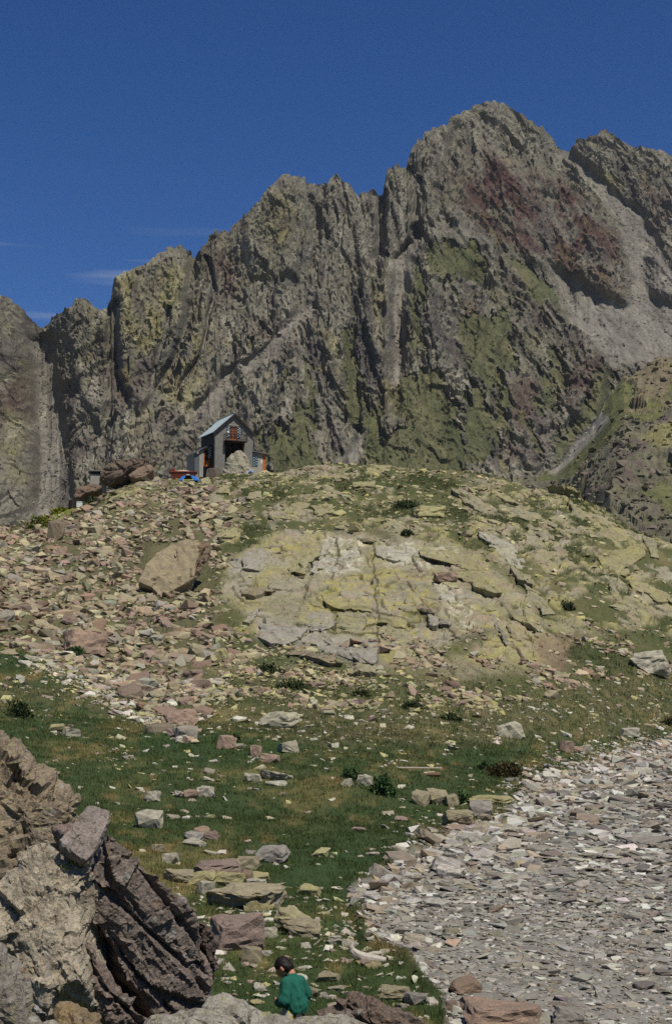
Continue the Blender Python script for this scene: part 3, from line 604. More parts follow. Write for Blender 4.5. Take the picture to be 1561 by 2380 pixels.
def hit(pxv, pyv):
    """the nearest ground point seen at a pixel of the photograph"""
    ys = np.linspace(16.7, 224, 2600)
    x, _, z = place(pxv, pyv, ys)
    below = z <= gz(x, ys)
    k = int(np.argmax(below)) if below.any() else int(np.argmin(z - gz(x, ys)))
    return float(x[k]), float(ys[k]), float(gz(x[k], ys[k]))
# ------------------------------------------------------------------ rocks
rs = np.random.RandomState(21); random.seed(5)
def hull(pts):
    bm = bmesh.new()
    vs_ = [bm.verts.new(p) for p in pts]
    r = bmesh.ops.convex_hull(bm, input=vs_)
    bmesh.ops.delete(bm, geom=[v for v in bm.verts if not v.link_faces], context='VERTS')
    bmesh.ops.triangulate(bm, faces=bm.faces[:])
    bmesh.ops.recalc_face_normals(bm, faces=bm.faces[:])
    bm.verts.ensure_lookup_table(); bm.verts.index_update()
    V_ = np.array([v.co[:] for v in bm.verts]); F_ = np.array([[v.index for v in f.verts] for f in bm.faces])
    bm.free()
    return V_, F_
def rock_shape(n, sharp, rr_):
    p = rr_.uniform(-1, 1, (n, 3))
    p = np.sign(p) * np.abs(p) ** sharp
    p /= np.maximum(1, (np.abs(p) ** 3).sum(1) ** (1 / 3) * 0.92)[:, None]
    p -= (p.max(0) + p.min(0)) / 2; p /= np.abs(p).max(0)
    return p
VAR = [hull(rock_shape(rs.randint(9, 14), rs.choice([0.4, 0.55, 0.8]), rs)) for _ in range(36)]
def refine(V_, F_, amp, seed, cuts=2, freq=1.6):
    """a rock big enough to show its own chips and hollows"""
    bm = bmesh.new(); vv = [bm.verts.new(v) for v in V_]
    for f in F_: bm.faces.new([vv[i] for i in f])
    bmesh.ops.subdivide_edges(bm, edges=bm.edges[:], cuts=cuts, use_grid_fill=True)
    bmesh.ops.triangulate(bm, faces=bm.faces[:]); bm.normal_update(); bm.verts.index_update()
    A = np.array([v.co[:] for v in bm.verts]); N = np.array([v.normal[:] for v in bm.verts]); G = np.array([[v.index for v in f.verts] for f in bm.faces]); bm.free()
    d = fbm(A[:, 0] * freq, A[:, 1] * freq, A[:, 2] * freq, seed=seed, oct=4) + 0.6 * facets(A[:, 0] * freq * 1.3 + A[:, 1], A[:, 2] * freq * 2.2 - A[:, 1] * .7, seed % 9)
    return A + N * (d * amp)[:, None], G
SHAPES = {}
def rock_mesh(kind, big):
    key = (kind, big, random.randrange(7))
    if key not in SHAPES:
        k = random.Random(str(key)); rr_ = np.random.RandomState(k.randrange(10 ** 6))
        n, sh = {'slab': (20, 0.6), 'block': (24, 0.72), 'round': (32, 0.9)}[kind]
        A, G = hull(rock_shape(n, sh, rr_))
        if big: A, G = refine(A, G, 0.16 if kind != 'round' else 0.12, rr_.randint(50), 5 if big > 1 else 2)
        SHAPES[key] = mesh_from('rock_' + kind, A, G, None, False, M_ROCK)
    return SHAPES[key]
TAN, PINK, PALE, GREY, YELL, BRN, PURP = (148, 138, 108), (148, 124, 104), (172, 166, 144), (140, 135, 124), (156, 147, 102), (124, 104, 84), (130, 112, 100)
def place_rock(name, x0, x1, yt, yb, kind, colr, lich, label, group=None, cat='rock', depth=0.85, rz=None, tilt=0.12, big=None, flatten=1.0):
    X0, Y0, Z0 = hit((x0 + x1) / 2, yb)
    w = (x1 - x0) / FOC * Y0; h = max((yb - yt) / FOC * Y0, 0.05) * (.9 if kind == 'block' else 1.02) * flatten
    o = link(name, rock_mesh(kind, (2 if x1 - x0 > 60 else 1 if x1 - x0 > 22 else 0) if big is None else big))
    o.scale = (w / 2 * 1.06, w / 2 * depth, h / 2 * 1.12)
    o.rotation_euler = (random.uniform(-tilt, tilt), random.uniform(-tilt, tilt), random.uniform(-.5, .5) if rz is None else rz)
    yy_ = Y0 + w * 0.25 * depth
    o.location = (X0, yy_, max(Z0, float(gz(X0, yy_)) - .1 * h) + h * 0.36)
    c = srgb(*colr) * random.uniform(.92, 1.1); o.color = (*[float(q) for q in c], lich)
    return tag(o, label, cat, group)
# name, x0, x1, top row, base row, shape, colour, lichen, label
HERO = [
 (963, 1030, 1172, 1201, 'slab', YELL, .52, 'flat yellow lichened boulder with dark undercut front, beside a dark shrub high on the knoll'),
 (1468, 1552, 1503, 1563, 'block', PALE, .34, 'large pale squarish boulder alone on the grass beside the knoll foot'),
 (1160, 1216, 1672, 1714, 'block', PALE, .46, 'pale boulder with yellow lichened edge on the brown slope under the knoll'),
 (612, 692, 1654, 1692, 'slab', PALE, .46, 'broad pale slab with sloping side in brown grass below the slabs'),
 (503, 548, 1708, 1741, 'round', PINK, .30, 'rounded pink boulder in dark green grass'),
 (545, 568, 1728, 1740, 'round', PALE, .30, 'small pale stone touching the rounded pink boulder'),
 (648, 698, 1717, 1748, 'block', PALE, .44, 'cream block leaning in the grass, uphill of two small pinkish stones'),
 (580, 608, 1728, 1758, 'block', PINK, .3, 'narrow pinkish stone standing between pink boulder and cream block'),
 (606, 648, 1752, 1772, 'slab', PINK, .3, 'low reddish stone just below the cream leaning block'),
 (957, 996, 1832, 1872, 'block', TAN, .42, 'left half of a split greenish grey boulder in the meadow'),
 (990, 1036, 1830, 1868, 'block', TAN, .42, 'right half of a split greenish grey boulder in the meadow'),
 (1036, 1064, 1840, 1874, 'block', TAN, .40, 'squat stone wedged against the split grey boulder'),
 (1028, 1098, 1880, 1914, 'round', TAN, .44, 'low rounded lichened boulder near the lake bed shore'),
 (1092, 1142, 1858, 1902, 'block', GREY, .36, 'pointed two-tone boulder by the shore, pale left and grey right side'),
 (1100, 1190, 1850, 1868, 'slab', YELL, .50, 'long flat yellow stone at the edge of lake bed and grass'),
 (832, 869, 1798, 1826, 'block', PALE, .36, 'squarish pale stone between two dark leafy plants'),
 (793, 818, 1808, 1828, 'round', PALE, .3, 'small white stone below a dark leafy plant'),
 (568, 606, 1796, 1816, 'slab', PALE, .3, 'pale flat stone with pebble on top at end of a low stone row'),
 (604, 672, 1794, 1813, 'slab', PALE, .32, 'long low white stone of a row in the meadow'),
 (332, 370, 1836, 1863, 'block', PALE, .3, 'pale angular stone in grass above a bigger whitish boulder'),
 (318, 374, 1878, 1926, 'block', PALE, .32, 'whitish pyramid shaped boulder with a dark notch, in the meadow'),
 (458, 498, 1824, 1852, 'block', PALE, .28, 'white upright block at the end of a line of stones'),
 (428, 460, 1836, 1856, 'round', PINK, .3, 'low pinkish stone beside the white upright block'),
 (114, 150, 1682, 1700, 'slab', YELL, .44, 'flat yellowish slab in grass, upper of two broken pieces'),
 (144, 187, 1694, 1712, 'slab', PALE, .38, 'flat pale slab in grass, lower of two broken pieces'),
 (455, 552, 1994, 2040, 'block', PURP, .34, 'brown ridge-backed boulder behind a row of yellow slabs'),
 (546, 600, 1988, 2022, 'block', TAN, .38, 'pointed grey green boulder beside the brown ridge-backed boulder'),
 (600, 668, 1968, 2004, 'slab', GREY, .28, 'broad grey flat slab lying in the meadow'),
 (440, 503, 2028, 2060, 'slab', YELL, .46, 'yellow slab with shadowed lower edge, at the left end of a slab row'),
 (500, 566, 2030, 2062, 'slab', YELL, .46, 'yellow slab in the middle of a slab row'),
 (562, 588, 2020, 2050, 'block', BRN, .3, 'rusty brown block on top of yellow slabs'),
 (580, 624, 2028, 2048, 'slab', YELL, .48, 'yellow topped slab with black end at right of a slab row'),
 (572, 614, 2042, 2066, 'slab', PALE, .2, 'white elongated stone propped on darker slabs'),
 (460, 500, 2048, 2078, 'slab', PALE, .2, 'bluish white slab propped over a dark hole'),
 (482, 640, 2060, 2112, 'slab', TAN, .32, 'wide brownish grey bedrock slab with a dark crack'),
 (566, 622, 2092, 2118, 'slab', YELL, .40, 'tawny slab tilted over a dark gap above the big pink slab'),
 (608, 650, 2090, 2112, 'round', PALE, .28, 'small white tipped stone right of the tawny slab'),
 (644, 732, 2106, 2164, 'block', TAN, .50, 'grey boulder with bright yellow lichen cap, standing in grass'),
 (664, 742, 2142, 2176, 'slab', TAN, .38, 'slab leaning at the foot of the lichen capped boulder'),
 (498, 608, 2130, 2206, 'slab', PURP, .26, 'large pinkish grey slab beside the foreground boulder'),
 (602, 642, 2156, 2178, 'slab', PALE, .34, 'small pale wedge right of the pinkish grey slab'),
 (560, 606, 2202, 2240, 'block', TAN, .36, 'grey lichened block below the pinkish grey slab'),
 (696, 745, 2058, 2082, 'slab', YELL, .52, 'thin yellow lichened slab tilted in the grass'),
 (380, 450, 2020, 2050, 'round', TAN, .42, 'tawny rounded rock heap beside a thin blue grey slab'),
 (350, 382, 1962, 1980, 'slab', TAN, .34, 'brown flat stone with dark underside in the meadow'),
 (378, 412, 1984, 2006, 'slab', PALE, .2, 'thin blue grey slab leaning among stones'),
 (884, 950, 2298, 2328, 'slab', TAN, .46, 'flat yellow edged slab in grass behind the brown ridged rock'),
 (944, 992, 2308, 2336, 'slab', GREY, .40, 'grey slab with white edge touching a yellow edged slab'),
 (1046, 1116, 2278, 2312, 'slab', BRN, .24, 'brown flat boulder on the lake bed margin'),
 (1030, 1062, 2326, 2348, 'block', PURP, .2, 'reddish brown stone at the corner of grass and lake bed'),
 (1290, 1356, 2350, 2384, 'slab', GREY, .2, 'dark undercut grey boulder in the lake bed stones'),
 (1085, 1250, 2336, 2392, 'slab', PINK, .2, 'broad rusty grey bedrock slab in the lake bed'),
 (1384, 1410, 2298, 2320, 'block', (196, 192, 178), .1, 'bright white stone on grey lake bed slates'),
 (1460, 1561, 1948, 1968, 'slab', GREY, .2, 'long pale ledge with a dark hollow in the lake bed'),
 (700, 742, 2296, 2318, 'slab', TAN, .36, 'pale grey stone lying behind the child'),
 (740, 790, 2264, 2284, 'slab', TAN, .38, 'long grey stone half sunk in grass behind the child'),
 (1300, 1332, 1720, 1748, 'slab', PINK, .2, 'flat reddish slab, largest of three broken pieces in the grass'),
 (1328, 1354, 1734, 1748, 'slab', PINK, .2, 'small reddish slab, middle of three broken pieces in the grass'),
 (1354, 1372, 1730, 1750, 'slab', PALE, .2, 'thin pale splinter beside two reddish slabs in the grass'),
 (1438, 1484, 1690, 1712, 'block', PALE, .3, 'creamy stone cluster piece near the lake bed bank'),
 (430, 470, 1930, 1956, 'block', GREY, .24, 'grey base stone of a small cairn in the meadow'),
 (466, 512, 1928, 1952, 'block', PURP, .22, 'purplish stone leaning on a small cairn in the meadow'),
 (452, 486, 1918, 1940, 'block', PINK, .22, 'pink top stone of a small cairn in the meadow'),
 (428, 476, 1952, 1966, 'slab', PALE, .3, 'pale flat stone lying below a small cairn'),
 (110, 150, 1206, 1256, 'round', (122, 108, 88), .3, 'rounded brown boulder below the yellow green shrubs'),
 (316, 350, 1628, 1652, 'block', (136, 108, 80), .2, 'rusty brown block at the foot of the scree'),
 (384, 452, 1640, 1690, 'block', PINK, .28, 'large pinkish boulder at the tip of the scree fan'),
 (150, 240, 1460, 1520, 'slab', PINK, .26, 'wide pinkish brown slab in the middle of the scree'),
 (500, 530, 1500, 1535, 'block', YELL, .46, 'yellow upright block beside a stone row below the dome'),
 (440, 480, 1490, 1528, 'block', TAN, .40, 'tan boulder next to yellow blocks below the dome'),
 (722, 738, 1626, 1642, 'round', PALE, .36, 'small domed whitish stone in dark juniper patch'),
 (480, 512, 1076, 1100, 'slab', (96, 84, 72), .2, 'dark undercut boulder in front of the hut wall'),
 (1010, 1062, 1325, 1350, 'block', PINK, .3, 'small pinkish pale block on the right of the dome slabs'),
 (812, 840, 1210, 1236, 'round', YELL, .44, 'rounded yellow boulder on the grassy knoll top'),
 (840, 880, 1250, 1262, 'slab', TAN, .3, 'low ledge stone along the top edge of the dome slabs'),
]
for h_ in HERO: place_rock('rock', *h_[:6], h_[6], h_[7])

# ---------------- rocks traced with their own outline, distance and thickness
def outline_rock(name, poly, Y, thick, lean=0.0, side=0.0, bulge=0.08, L=0.12, amp=0.05, freq=1.5, strata=None, parent=None, mat=None, shrink=0.82, sdrop=0.0, smooth=1, seed=1):
    """lean: metres farther per metre up; side: metres farther per metre to the right"""
    P = np.array(poly, float); c = P.mean(0)
    m = Y / FOC
    def at(p, k=1.0, off=0.0):
        q = c + (p - c) * k
        yy_ = Y + side * (q[:, 0] - c[0]) * m + lean * (c[1] - q[:, 1]) * m + off
        x, y, z = place(q[:, 0], q[:, 1], yy_)
        return np.stack([x, y, z], -1)
    ring0 = at(P); ring1 = at(P, 0.62, -bulge); mid = at(c[None], 1, -bulge * 1.5)
    cen = ring0.mean(0)
    nrm = np.array([side, -1.0, -lean * -1.0]); nrm = np.array([side, -1.0, lean]) / np.linalg.norm([side, -1.0, lean])
    b = cen + (ring0 - cen) * shrink - nrm * thick
    half = cen + (ring0 - cen) * (1.0 + (1 - shrink) * .1) - nrm * thick * 0.4
    if Y < 30:                                   # top falls away to the back, as seen from above
        b[:, 2] -= thick * .36; half[:, 2] -= thick * .4 * .36
    bm = bmesh.new(); n = len(P)
    R1 = [bm.verts.new(v) for v in ring1]; R0 = [bm.verts.new(v) for v in ring0]; RH = [bm.verts.new(v) for v in half]; RB = [bm.verts.new(v) for v in b]; mc = bm.verts.new(mid[0]); bc_ = bm.verts.new(b.mean(0) - nrm * thick * .15)
    for i in range(n):
        j = (i + 1) % n
        bm.faces.new((mc, R1[i], R1[j])); bm.faces.new((R1[i], R0[i], R0[j], R1[j])); bm.faces.new((R0[i], RH[i], RH[j], R0[j])); bm.faces.new((RH[i], RB[i], RB[j], RH[j])); bm.faces.new((bc_, RB[j], RB[i]))
    bmesh.ops.recalc_face_normals(bm, faces=bm.faces[:])
    bmesh.ops.triangulate(bm, faces=bm.faces[:])
    for _ in range(7):
        e = [q for q in bm.edges if q.calc_length() > L]
        if not e or len(bm.faces) > 40000: break
        bmesh.ops.subdivide_edges(bm, edges=e, cuts=1); bmesh.ops.triangulate(bm, faces=[f for f in bm.faces if len(f.verts) > 3])
    for _ in range(smooth): bmesh.ops.smooth_vert(bm, verts=bm.verts[:], factor=0.5, use_axis_x=True, use_axis_y=True, use_axis_z=True)
    bm.normal_update(); bm.verts.index_update()
    A = np.array([v.co[:] for v in bm.verts]); N = np.array([v.normal[:] for v in bm.verts]); G = np.array([[v.index for v in f.verts] for f in bm.faces]); bm.free()
    B = A - cen
    d = .45 * fbm(B[:, 0] * freq, B[:, 1] * freq, B[:, 2] * freq, seed=seed, oct=5) + 1.0 * facets(B[:, 0] * freq * 1.6 + B[:, 1] * .8, B[:, 2] * freq * 1.6 - B[:, 1] * .6, seed % 9) + (.55 if Y < 30 else .35) * facets(B[:, 0] * freq * 4 + B[:, 1], B[:, 2] * freq * 4 - B[:, 1], seed % 7 + 1) + (.3 if Y < 30 else 0) * facets(B[:, 0] * freq * 9 + B[:, 1] * 3, B[:, 2] * freq * 9 - B[:, 1] * 3, seed % 5 + 1)
    if strata:
        a, per, sa = strata
        u = (-math.sin(a) * B[:, 0] + math.cos(a) * B[:, 2]) / per; v = (math.cos(a) * B[:, 0] + math.sin(a) * B[:, 2]) / (per * 7)
        u = u + .14 * fbm(B[:, 0] * 2, B[:, 1] * 2, B[:, 2] * 2, seed=seed + 3, oct=3)
        d = d + sa * np.clip(np.abs(N @ nrm) * 1.6 - .3, .1, 1) * (.28 * facets(u, v, 3) + .16 * facets(u * 2.3, v * 2, 5) - 1.1 * (1 - sstep(0.02, 0.22, voro(u * .55, v * .8, 2)[1] - voro(u * .55, v * .8, 2)[0])))
    A = A + N * (d * amp)[:, None]
    org = np.array([cen[0], cen[1] + thick * .3, A[:, 2].min()])
    me = mesh_from(name, A - (org if parent is None else np.array(parent.location)), G, None, False, mat or M_ROCK)
    o = link(name, me, parent)
    if parent is None: o.location = org
    return o
def colour(o, c, lich=.3):
    o.color = (*[float(q) for q in srgb(*c)], lich); return o

LB = colour(outline_rock('boulder', [(328, 1352), (345, 1310), (370, 1282), (395, 1262), (430, 1256), (462, 1252), (468, 1270), (455, 1305), (448, 1345), (400, 1372), (372, 1382), (356, 1364)], hit(405, 1384)[1] + 1.2, 4.5, lean=.55, side=.15, L=.4, amp=.22, freq=.35, bulge=.1, smooth=0, seed=4), (148, 134, 104), .42)
tag(LB, 'huge tilted tan boulder with rough brown right side above the scree', 'boulder')
lbb = colour(outline_rock('side_face', [(462, 1254), (487, 1262), (490, 1280), (482, 1312), (462, 1340), (447, 1346), (452, 1305)], hit(405, 1384)[1] + 2.6, 3.5, lean=.3, side=.7, L=.4, amp=.28, freq=.9, bulge=.3, strata=(1.2, .5, 1.0), parent=LB, seed=8), (112, 92, 70), .2)
tb = colour(outline_rock('boulder', [(232, 1110), (240, 1085), (262, 1070), (300, 1066), (350, 1062), (350, 1074), (330, 1088), (300, 1096), (285, 1112), (256, 1122)], 199, 4.5, lean=.2, L=.4, amp=.25, freq=.5, bulge=.4, strata=(.25, .6, 1.0), seed=5), (98, 84, 68), .2)
tag(tb, 'dark brown overhanging boulder on the crest beside a small stone shelter', 'boulder')
tb = colour(outline_rock('boulder', [(300, 1104), (320, 1086), (352, 1080), (358, 1092), (340, 1106), (316, 1112)], 197, 3.5, lean=.4, L=.4, amp=.2, freq=.6, seed=6), (128, 108, 88), .28)
tag(tb, 'brown flat boulder under the dark overhanging boulder on the crest', 'boulder')
tb = colour(outline_rock('boulder', [(170, 1152), (185, 1132), (215, 1122), (238, 1130), (228, 1140), (200, 1146), (182, 1160)], 190, 3.5, lean=.4, L=.4, amp=.2, freq=.6, strata=(.3, .5, .8), seed=7), (112, 90, 72), .24)
tag(tb, 'brown slanting boulder below the small stone shelter', 'boulder')
tb = colour(outline_rock('boulder', [(513, 1122), (521, 1092), (527, 1072), (534, 1060), (543, 1051), (553, 1047), (562, 1050), (570, 1059), (577, 1073), (585, 1090), (594, 1122)], 206.5, 3.2, lean=.35, L=.3, amp=.28, freq=.6, bulge=.5, smooth=1, seed=9), (154, 148, 126), .38)
tag(tb, 'pale domed boulder standing before the arch under the hut balcony', 'boulder')

# ---------------- the foreground blocks the photographer looks past
LO = outline_rock('outcrop', [(-190, 1690), (-60, 1680), (0, 1700), (35, 1718), (55, 1745), (75, 1788), (100, 1798), (140, 1825), (180, 1850), (187, 1880), (178, 1930), (172, 1985), (160, 2080), (90, 2140), (0, 2160), (-190, 2200)], 17.5, 2.6, lean=.25, side=.2, L=.06, amp=.13, freq=1.2, bulge=.25, strata=(1.9, .30, .45), mat=M_ROCKNEAR, seed=11)
colour(LO, (146, 130, 104), .42); tag(LO, 'rugged brown rock outcrop with yellow lichen and dark clefts behind the split boulder', 'rock outcrop')
BB = empty('split_boulder', (-1.9, 13.3, float(gz(-1.9, 13.3))), label='great split boulder, pale left block and dark layered right side', cat='boulder')
p_ = colour(outline_rock('pale_block', [(-150, 2140), (-80, 2085), (0, 2052), (40, 2008), (72, 1972), (110, 1948), (140, 1980), (164, 2011), (205, 2012), (196, 2040), (184, 2090), (188, 2140), (192, 2208), (190, 2272), (150, 2290), (128, 2296), (112, 2342), (92, 2336), (73, 2317), (47, 2255), (18, 2182), (-60, 2200)], 12.7, 1.5, lean=.42, side=-.1, L=.036, amp=.06, freq=1.6, bulge=.10, parent=BB, mat=M_ROCKNEAR, seed=14), (182, 169, 143), .36)
p_['label'] = 'pale grey tan weathered block with streaks'
p_ = colour(outline_rock('dark_layers', [(237, 2002), (255, 1934), (277, 1960), (314, 2004), (360, 2040), (401, 2073), (435, 2105), (463, 2138), (470, 2200), (488, 2262), (485, 2346), (430, 2362), (364, 2372), (328, 2317), (290, 2262), (258, 2196), (233, 2146), (186, 2150), (184, 2060), (205, 2018)], 13.25, 1.5, lean=-.06, side=.28, L=.034, amp=.055, freq=1.4, bulge=.05, strata=(-.86, .15, 1.5), parent=BB, mat=M_ROCKNEAR, seed=15), (126, 113, 102), .26)
p_['label'] = 'dark purplish layered side split by long slanting cracks'
colour(outline_rock('end_face', [(463, 2140), (480, 2150), (512, 2196), (514, 2230), (505, 2262), (492, 2300), (486, 2350), (474, 2300), (470, 2220)], 13.9, 1.0, lean=-.3, side=.9, L=.05, amp=.08, freq=2, strata=(-1.2, .12, .9), parent=BB, mat=M_ROCKNEAR, seed=16), (84, 70, 62), .1)
p_ = colour(outline_rock('lower_layer', [(188, 2190), (206, 2186), (236, 2236), (282, 2298), (330, 2352), (352, 2372), (350, 2420), (268, 2400), (225, 2345), (197, 2299), (192, 2240)], 12.85, 1.1, lean=.1, side=.25, L=.045, amp=.06, freq=1.8, bulge=.05, strata=(-.86, .12, 1.0), parent=BB, mat=M_ROCKNEAR, seed=17), (126, 110, 98), .28)
colour(outline_rock('core', [(20, 2170), (100, 2030), (200, 2060), (255, 1985), (420, 2130), (460, 2230), (440, 2420), (420, 2640), (60, 2640)], 14.3, 1.1, L=.12, amp=.06, parent=BB, mat=M_ROCKNEAR, seed=18), (92, 80, 72), .1)  # added behind the layers; its dark colour deepens the shade in the gaps
ms = bmesh.new()
for k in range(90):
    a_, r_ = random.uniform(0, 6.28), random.random() ** .5
    q = Vector((a_ and math.cos(a_) * r_ * .11, math.sin(a_) * r_ * .06, (1 - r_ * r_) * .05)); s_ = random.uniform(.014, .03)
    d_ = Vector((random.uniform(-1, 1), random.uniform(-1, 1), 1.2)).normalized() * s_ * 1.5
    v3 = [ms.verts.new(q + Vector((random.uniform(-s_, s_), random.uniform(-s_, s_), 0))) for _ in range(2)] + [ms.verts.new(q + d_)]
    ms.faces.new(v3)
M_MOSS = flat('moss', srgb(96, 104, 44), .95, 0, .3, 30)
me = bpy.data.meshes.new('moss'); ms.to_mesh(me); ms.free(); me.materials.append(M_MOSS)
o = link('moss_cushion', me); o.location = place(172, 2020, 12.9); o.scale = (1.1, 1, 1.3)
tag(o, 'small green moss cushion in the notch of the split boulder', 'moss')
SL = colour(outline_rock('slab', [(204, 1872), (232, 1877), (255, 1886), (251, 1908), (233, 1943), (206, 1998), (184, 1992), (160, 1970), (138, 1952), (157, 1931), (182, 1900)], 12.95, .11, lean=.95, side=.2, L=.045, amp=.022, freq=3, bulge=.012, shrink=.93, mat=M_ROCKNEAR, seed=19), (150, 137, 126), .2)
tag(SL, 'purplish grey slab perched in the notch on top of the split boulder', 'rock slab')
SL = colour(outline_rock('slab', [(118, 1920), (140, 1912), (170, 1912), (180, 1925), (158, 1950), (138, 1956)], 14.3, .3, lean=.6, L=.06, amp=.03, freq=3, mat=M_ROCKNEAR, seed=20), (140, 118, 108), .2)
tag(SL, 'small flat brown slab behind the perched purplish slab', 'rock slab')
o = colour(outline_rock('boulder', [(-140, 2165), (-40, 2150), (0, 2168), (15, 2182), (36, 2226), (47, 2274), (58, 2310), (80, 2350), (110, 2400), (100, 2560), (-140, 2560)], 9.3, 1.2, lean=.3, side=.1, L=.05, amp=.06, freq=1.8, bulge=.1, mat=M_ROCKNEAR, seed=21), (146, 138, 124), .42)
tag(o, 'bluish grey lichened boulder leaning against the split boulder', 'boulder')
o = colour(outline_rock('rock', [(131, 2340), (140, 2328), (166, 2322), (200, 2330), (234, 2356), (234, 2400), (225, 2520), (120, 2520), (122, 2400)], 10.4, .7, lean=.4, L=.05, amp=.035, freq=3, mat=M_ROCKNEAR, seed=22), (146, 124, 88), .34)
tag(o, 'tawny block under the dark undercut of the split boulder', 'rock')
o = colour(outline_rock('rock', [(72, 2322), (88, 2330), (104, 2346), (114, 2358), (100, 2366), (84, 2362), (74, 2345)], 10.9, .4, lean=.6, L=.05, amp=.02, freq=4, mat=M_ROCKNEAR, seed=23), (178, 172, 160), .2)
tag(o, 'small white stone between bluish grey boulder and split boulder', 'rock')
o = colour(outline_rock('rock', [(86, 2374), (118, 2362), (138, 2372), (150, 2400), (110, 2520), (80, 2480)], 9.9, .5, lean=.5, L=.05, amp=.03, freq=3, mat=M_ROCKNEAR, seed=24), (172, 164, 148), .36)
tag(o, 'pale stone in front of the tawny block', 'rock')
o = colour(outline_rock('boulder', [(300, 2400), (330, 2384), (365, 2362), (420, 2357), (474, 2350), (489, 2320), (512, 2314), (535, 2313), (568, 2324), (612, 2342), (652, 2350), (692, 2358), (805, 2362), (852, 2371), (885, 2388), (930, 2480), (900, 2620), (300, 2620)], 10.2, 1.1, lean=.7, L=.05, amp=.045, freq=2, bulge=.06, mat=M_ROCKNEAR, seed=25), (168, 161, 144), .42)
tag(o, 'long grey lichen-spotted boulder hiding the legs of the child', 'boulder')
RB_ = colour(outline_rock('boulder', [(738, 2372), (758, 2354), (782, 2336), (805, 2318), (830, 2318), (846, 2331), (860, 2327), (892, 2340), (926, 2352), (960, 2366), (990, 2382), (1000, 2450), (980, 2560), (740, 2560)], 12.6, 1.0, lean=-.12, side=-.1, L=.05, amp=.05, freq=2, bulge=.05, strata=(-.5, .12, .8), mat=M_ROCKNEAR, seed=26), (118, 100, 86), .3)
tag(RB_, 'ridged brown rock with yellow lichened crest beside the grey boulder', 'boulder')

# ---------------- scattered stones: the largest 300 in view are objects, the rest joined by place
area = np.gradient(YS)[:, None] * (SS[1] - SS[0]) * YY
inview = (px > -220) & (px < 1780)
def pick(w, n, seed):
    w = np.where(inview & (YY > 17.3) & (YY < 224), w, 0) * area
    r_ = np.random.RandomState(seed); p = w.ravel() / w.sum()
    i = r_.choice(p.size, n, p=p)
    y = YY.ravel()[i] + r_.uniform(-.5, .5, n) * np.gradient(YS)[i // NS]; x = XX.ravel()[i] + r_.uniform(-.5, .5, n) * (SS[1] - SS[0]) * y
    return x, y, r_
clump = sstep(-.15, .35, fbm(XX / 3.2, YY / 4.5, seed=130, oct=3)); clump2 = sstep(.0, .4, fbm(XX / 1.6, YY / 2.4, seed=131, oct=3))
nearlake = lake * sstep(16.9, 18, YY); shorew = lake * np.exp(-(np.maximum(sd_poly(px, row, LAKE), 0) / 60) ** 2)
lower = sstep(1440, 1560, row) * knoll
BARE = zone([(530, 1480), (640, 1510), (860, 1570), (1090, 1600), (1250, 1590), (1180, 1660), (900, 1660), (600, 1640), (480, 1650), (500, 1560)], 20)
avoid = np.ones_like(px)
avoid *= 1 - sstep(-3, 3, sd_poly(px, row, [(395, 1110), (395, 1092), (470, 1092), (470, 1110)])) * (YY > 150)
def S(zone_w, n, med, sig, lo, hi, flatr, pal, seed, lift=.28, tiltr=.22): return dict(w=zone_w, n=n, med=med, sig=sig, lo=lo, hi=hi, flatr=flatr, pal=pal, seed=seed, lift=lift, tilt=tiltr)
PALS = {'scree': [(150, 130, 106), (156, 144, 112), (138, 116, 96), (166, 156, 122), (146, 136, 110), (126, 110, 92), (150, 143, 110), (148, 142, 124), (142, 122, 106)], 'knoll': [(156, 147, 106), (150, 141, 110), (164, 156, 118), (142, 130, 104), (164, 156, 102), (136, 122, 100)],
        'meadow': [(176, 170, 148), (164, 156, 128), (156, 148, 132), (188, 182, 164), (150, 132, 116), (168, 160, 112)], 'lake': [(138, 134, 122), (150, 145, 132), (126, 122, 111), (142, 135, 119), (120, 111, 98), (162, 157, 144), (132, 122, 104), (110, 105, 95), (146, 142, 130), (186, 182, 168)], 'shore': [(160, 152, 134), (172, 167, 154), (146, 130, 110), (154, 142, 118), (180, 175, 160)]}
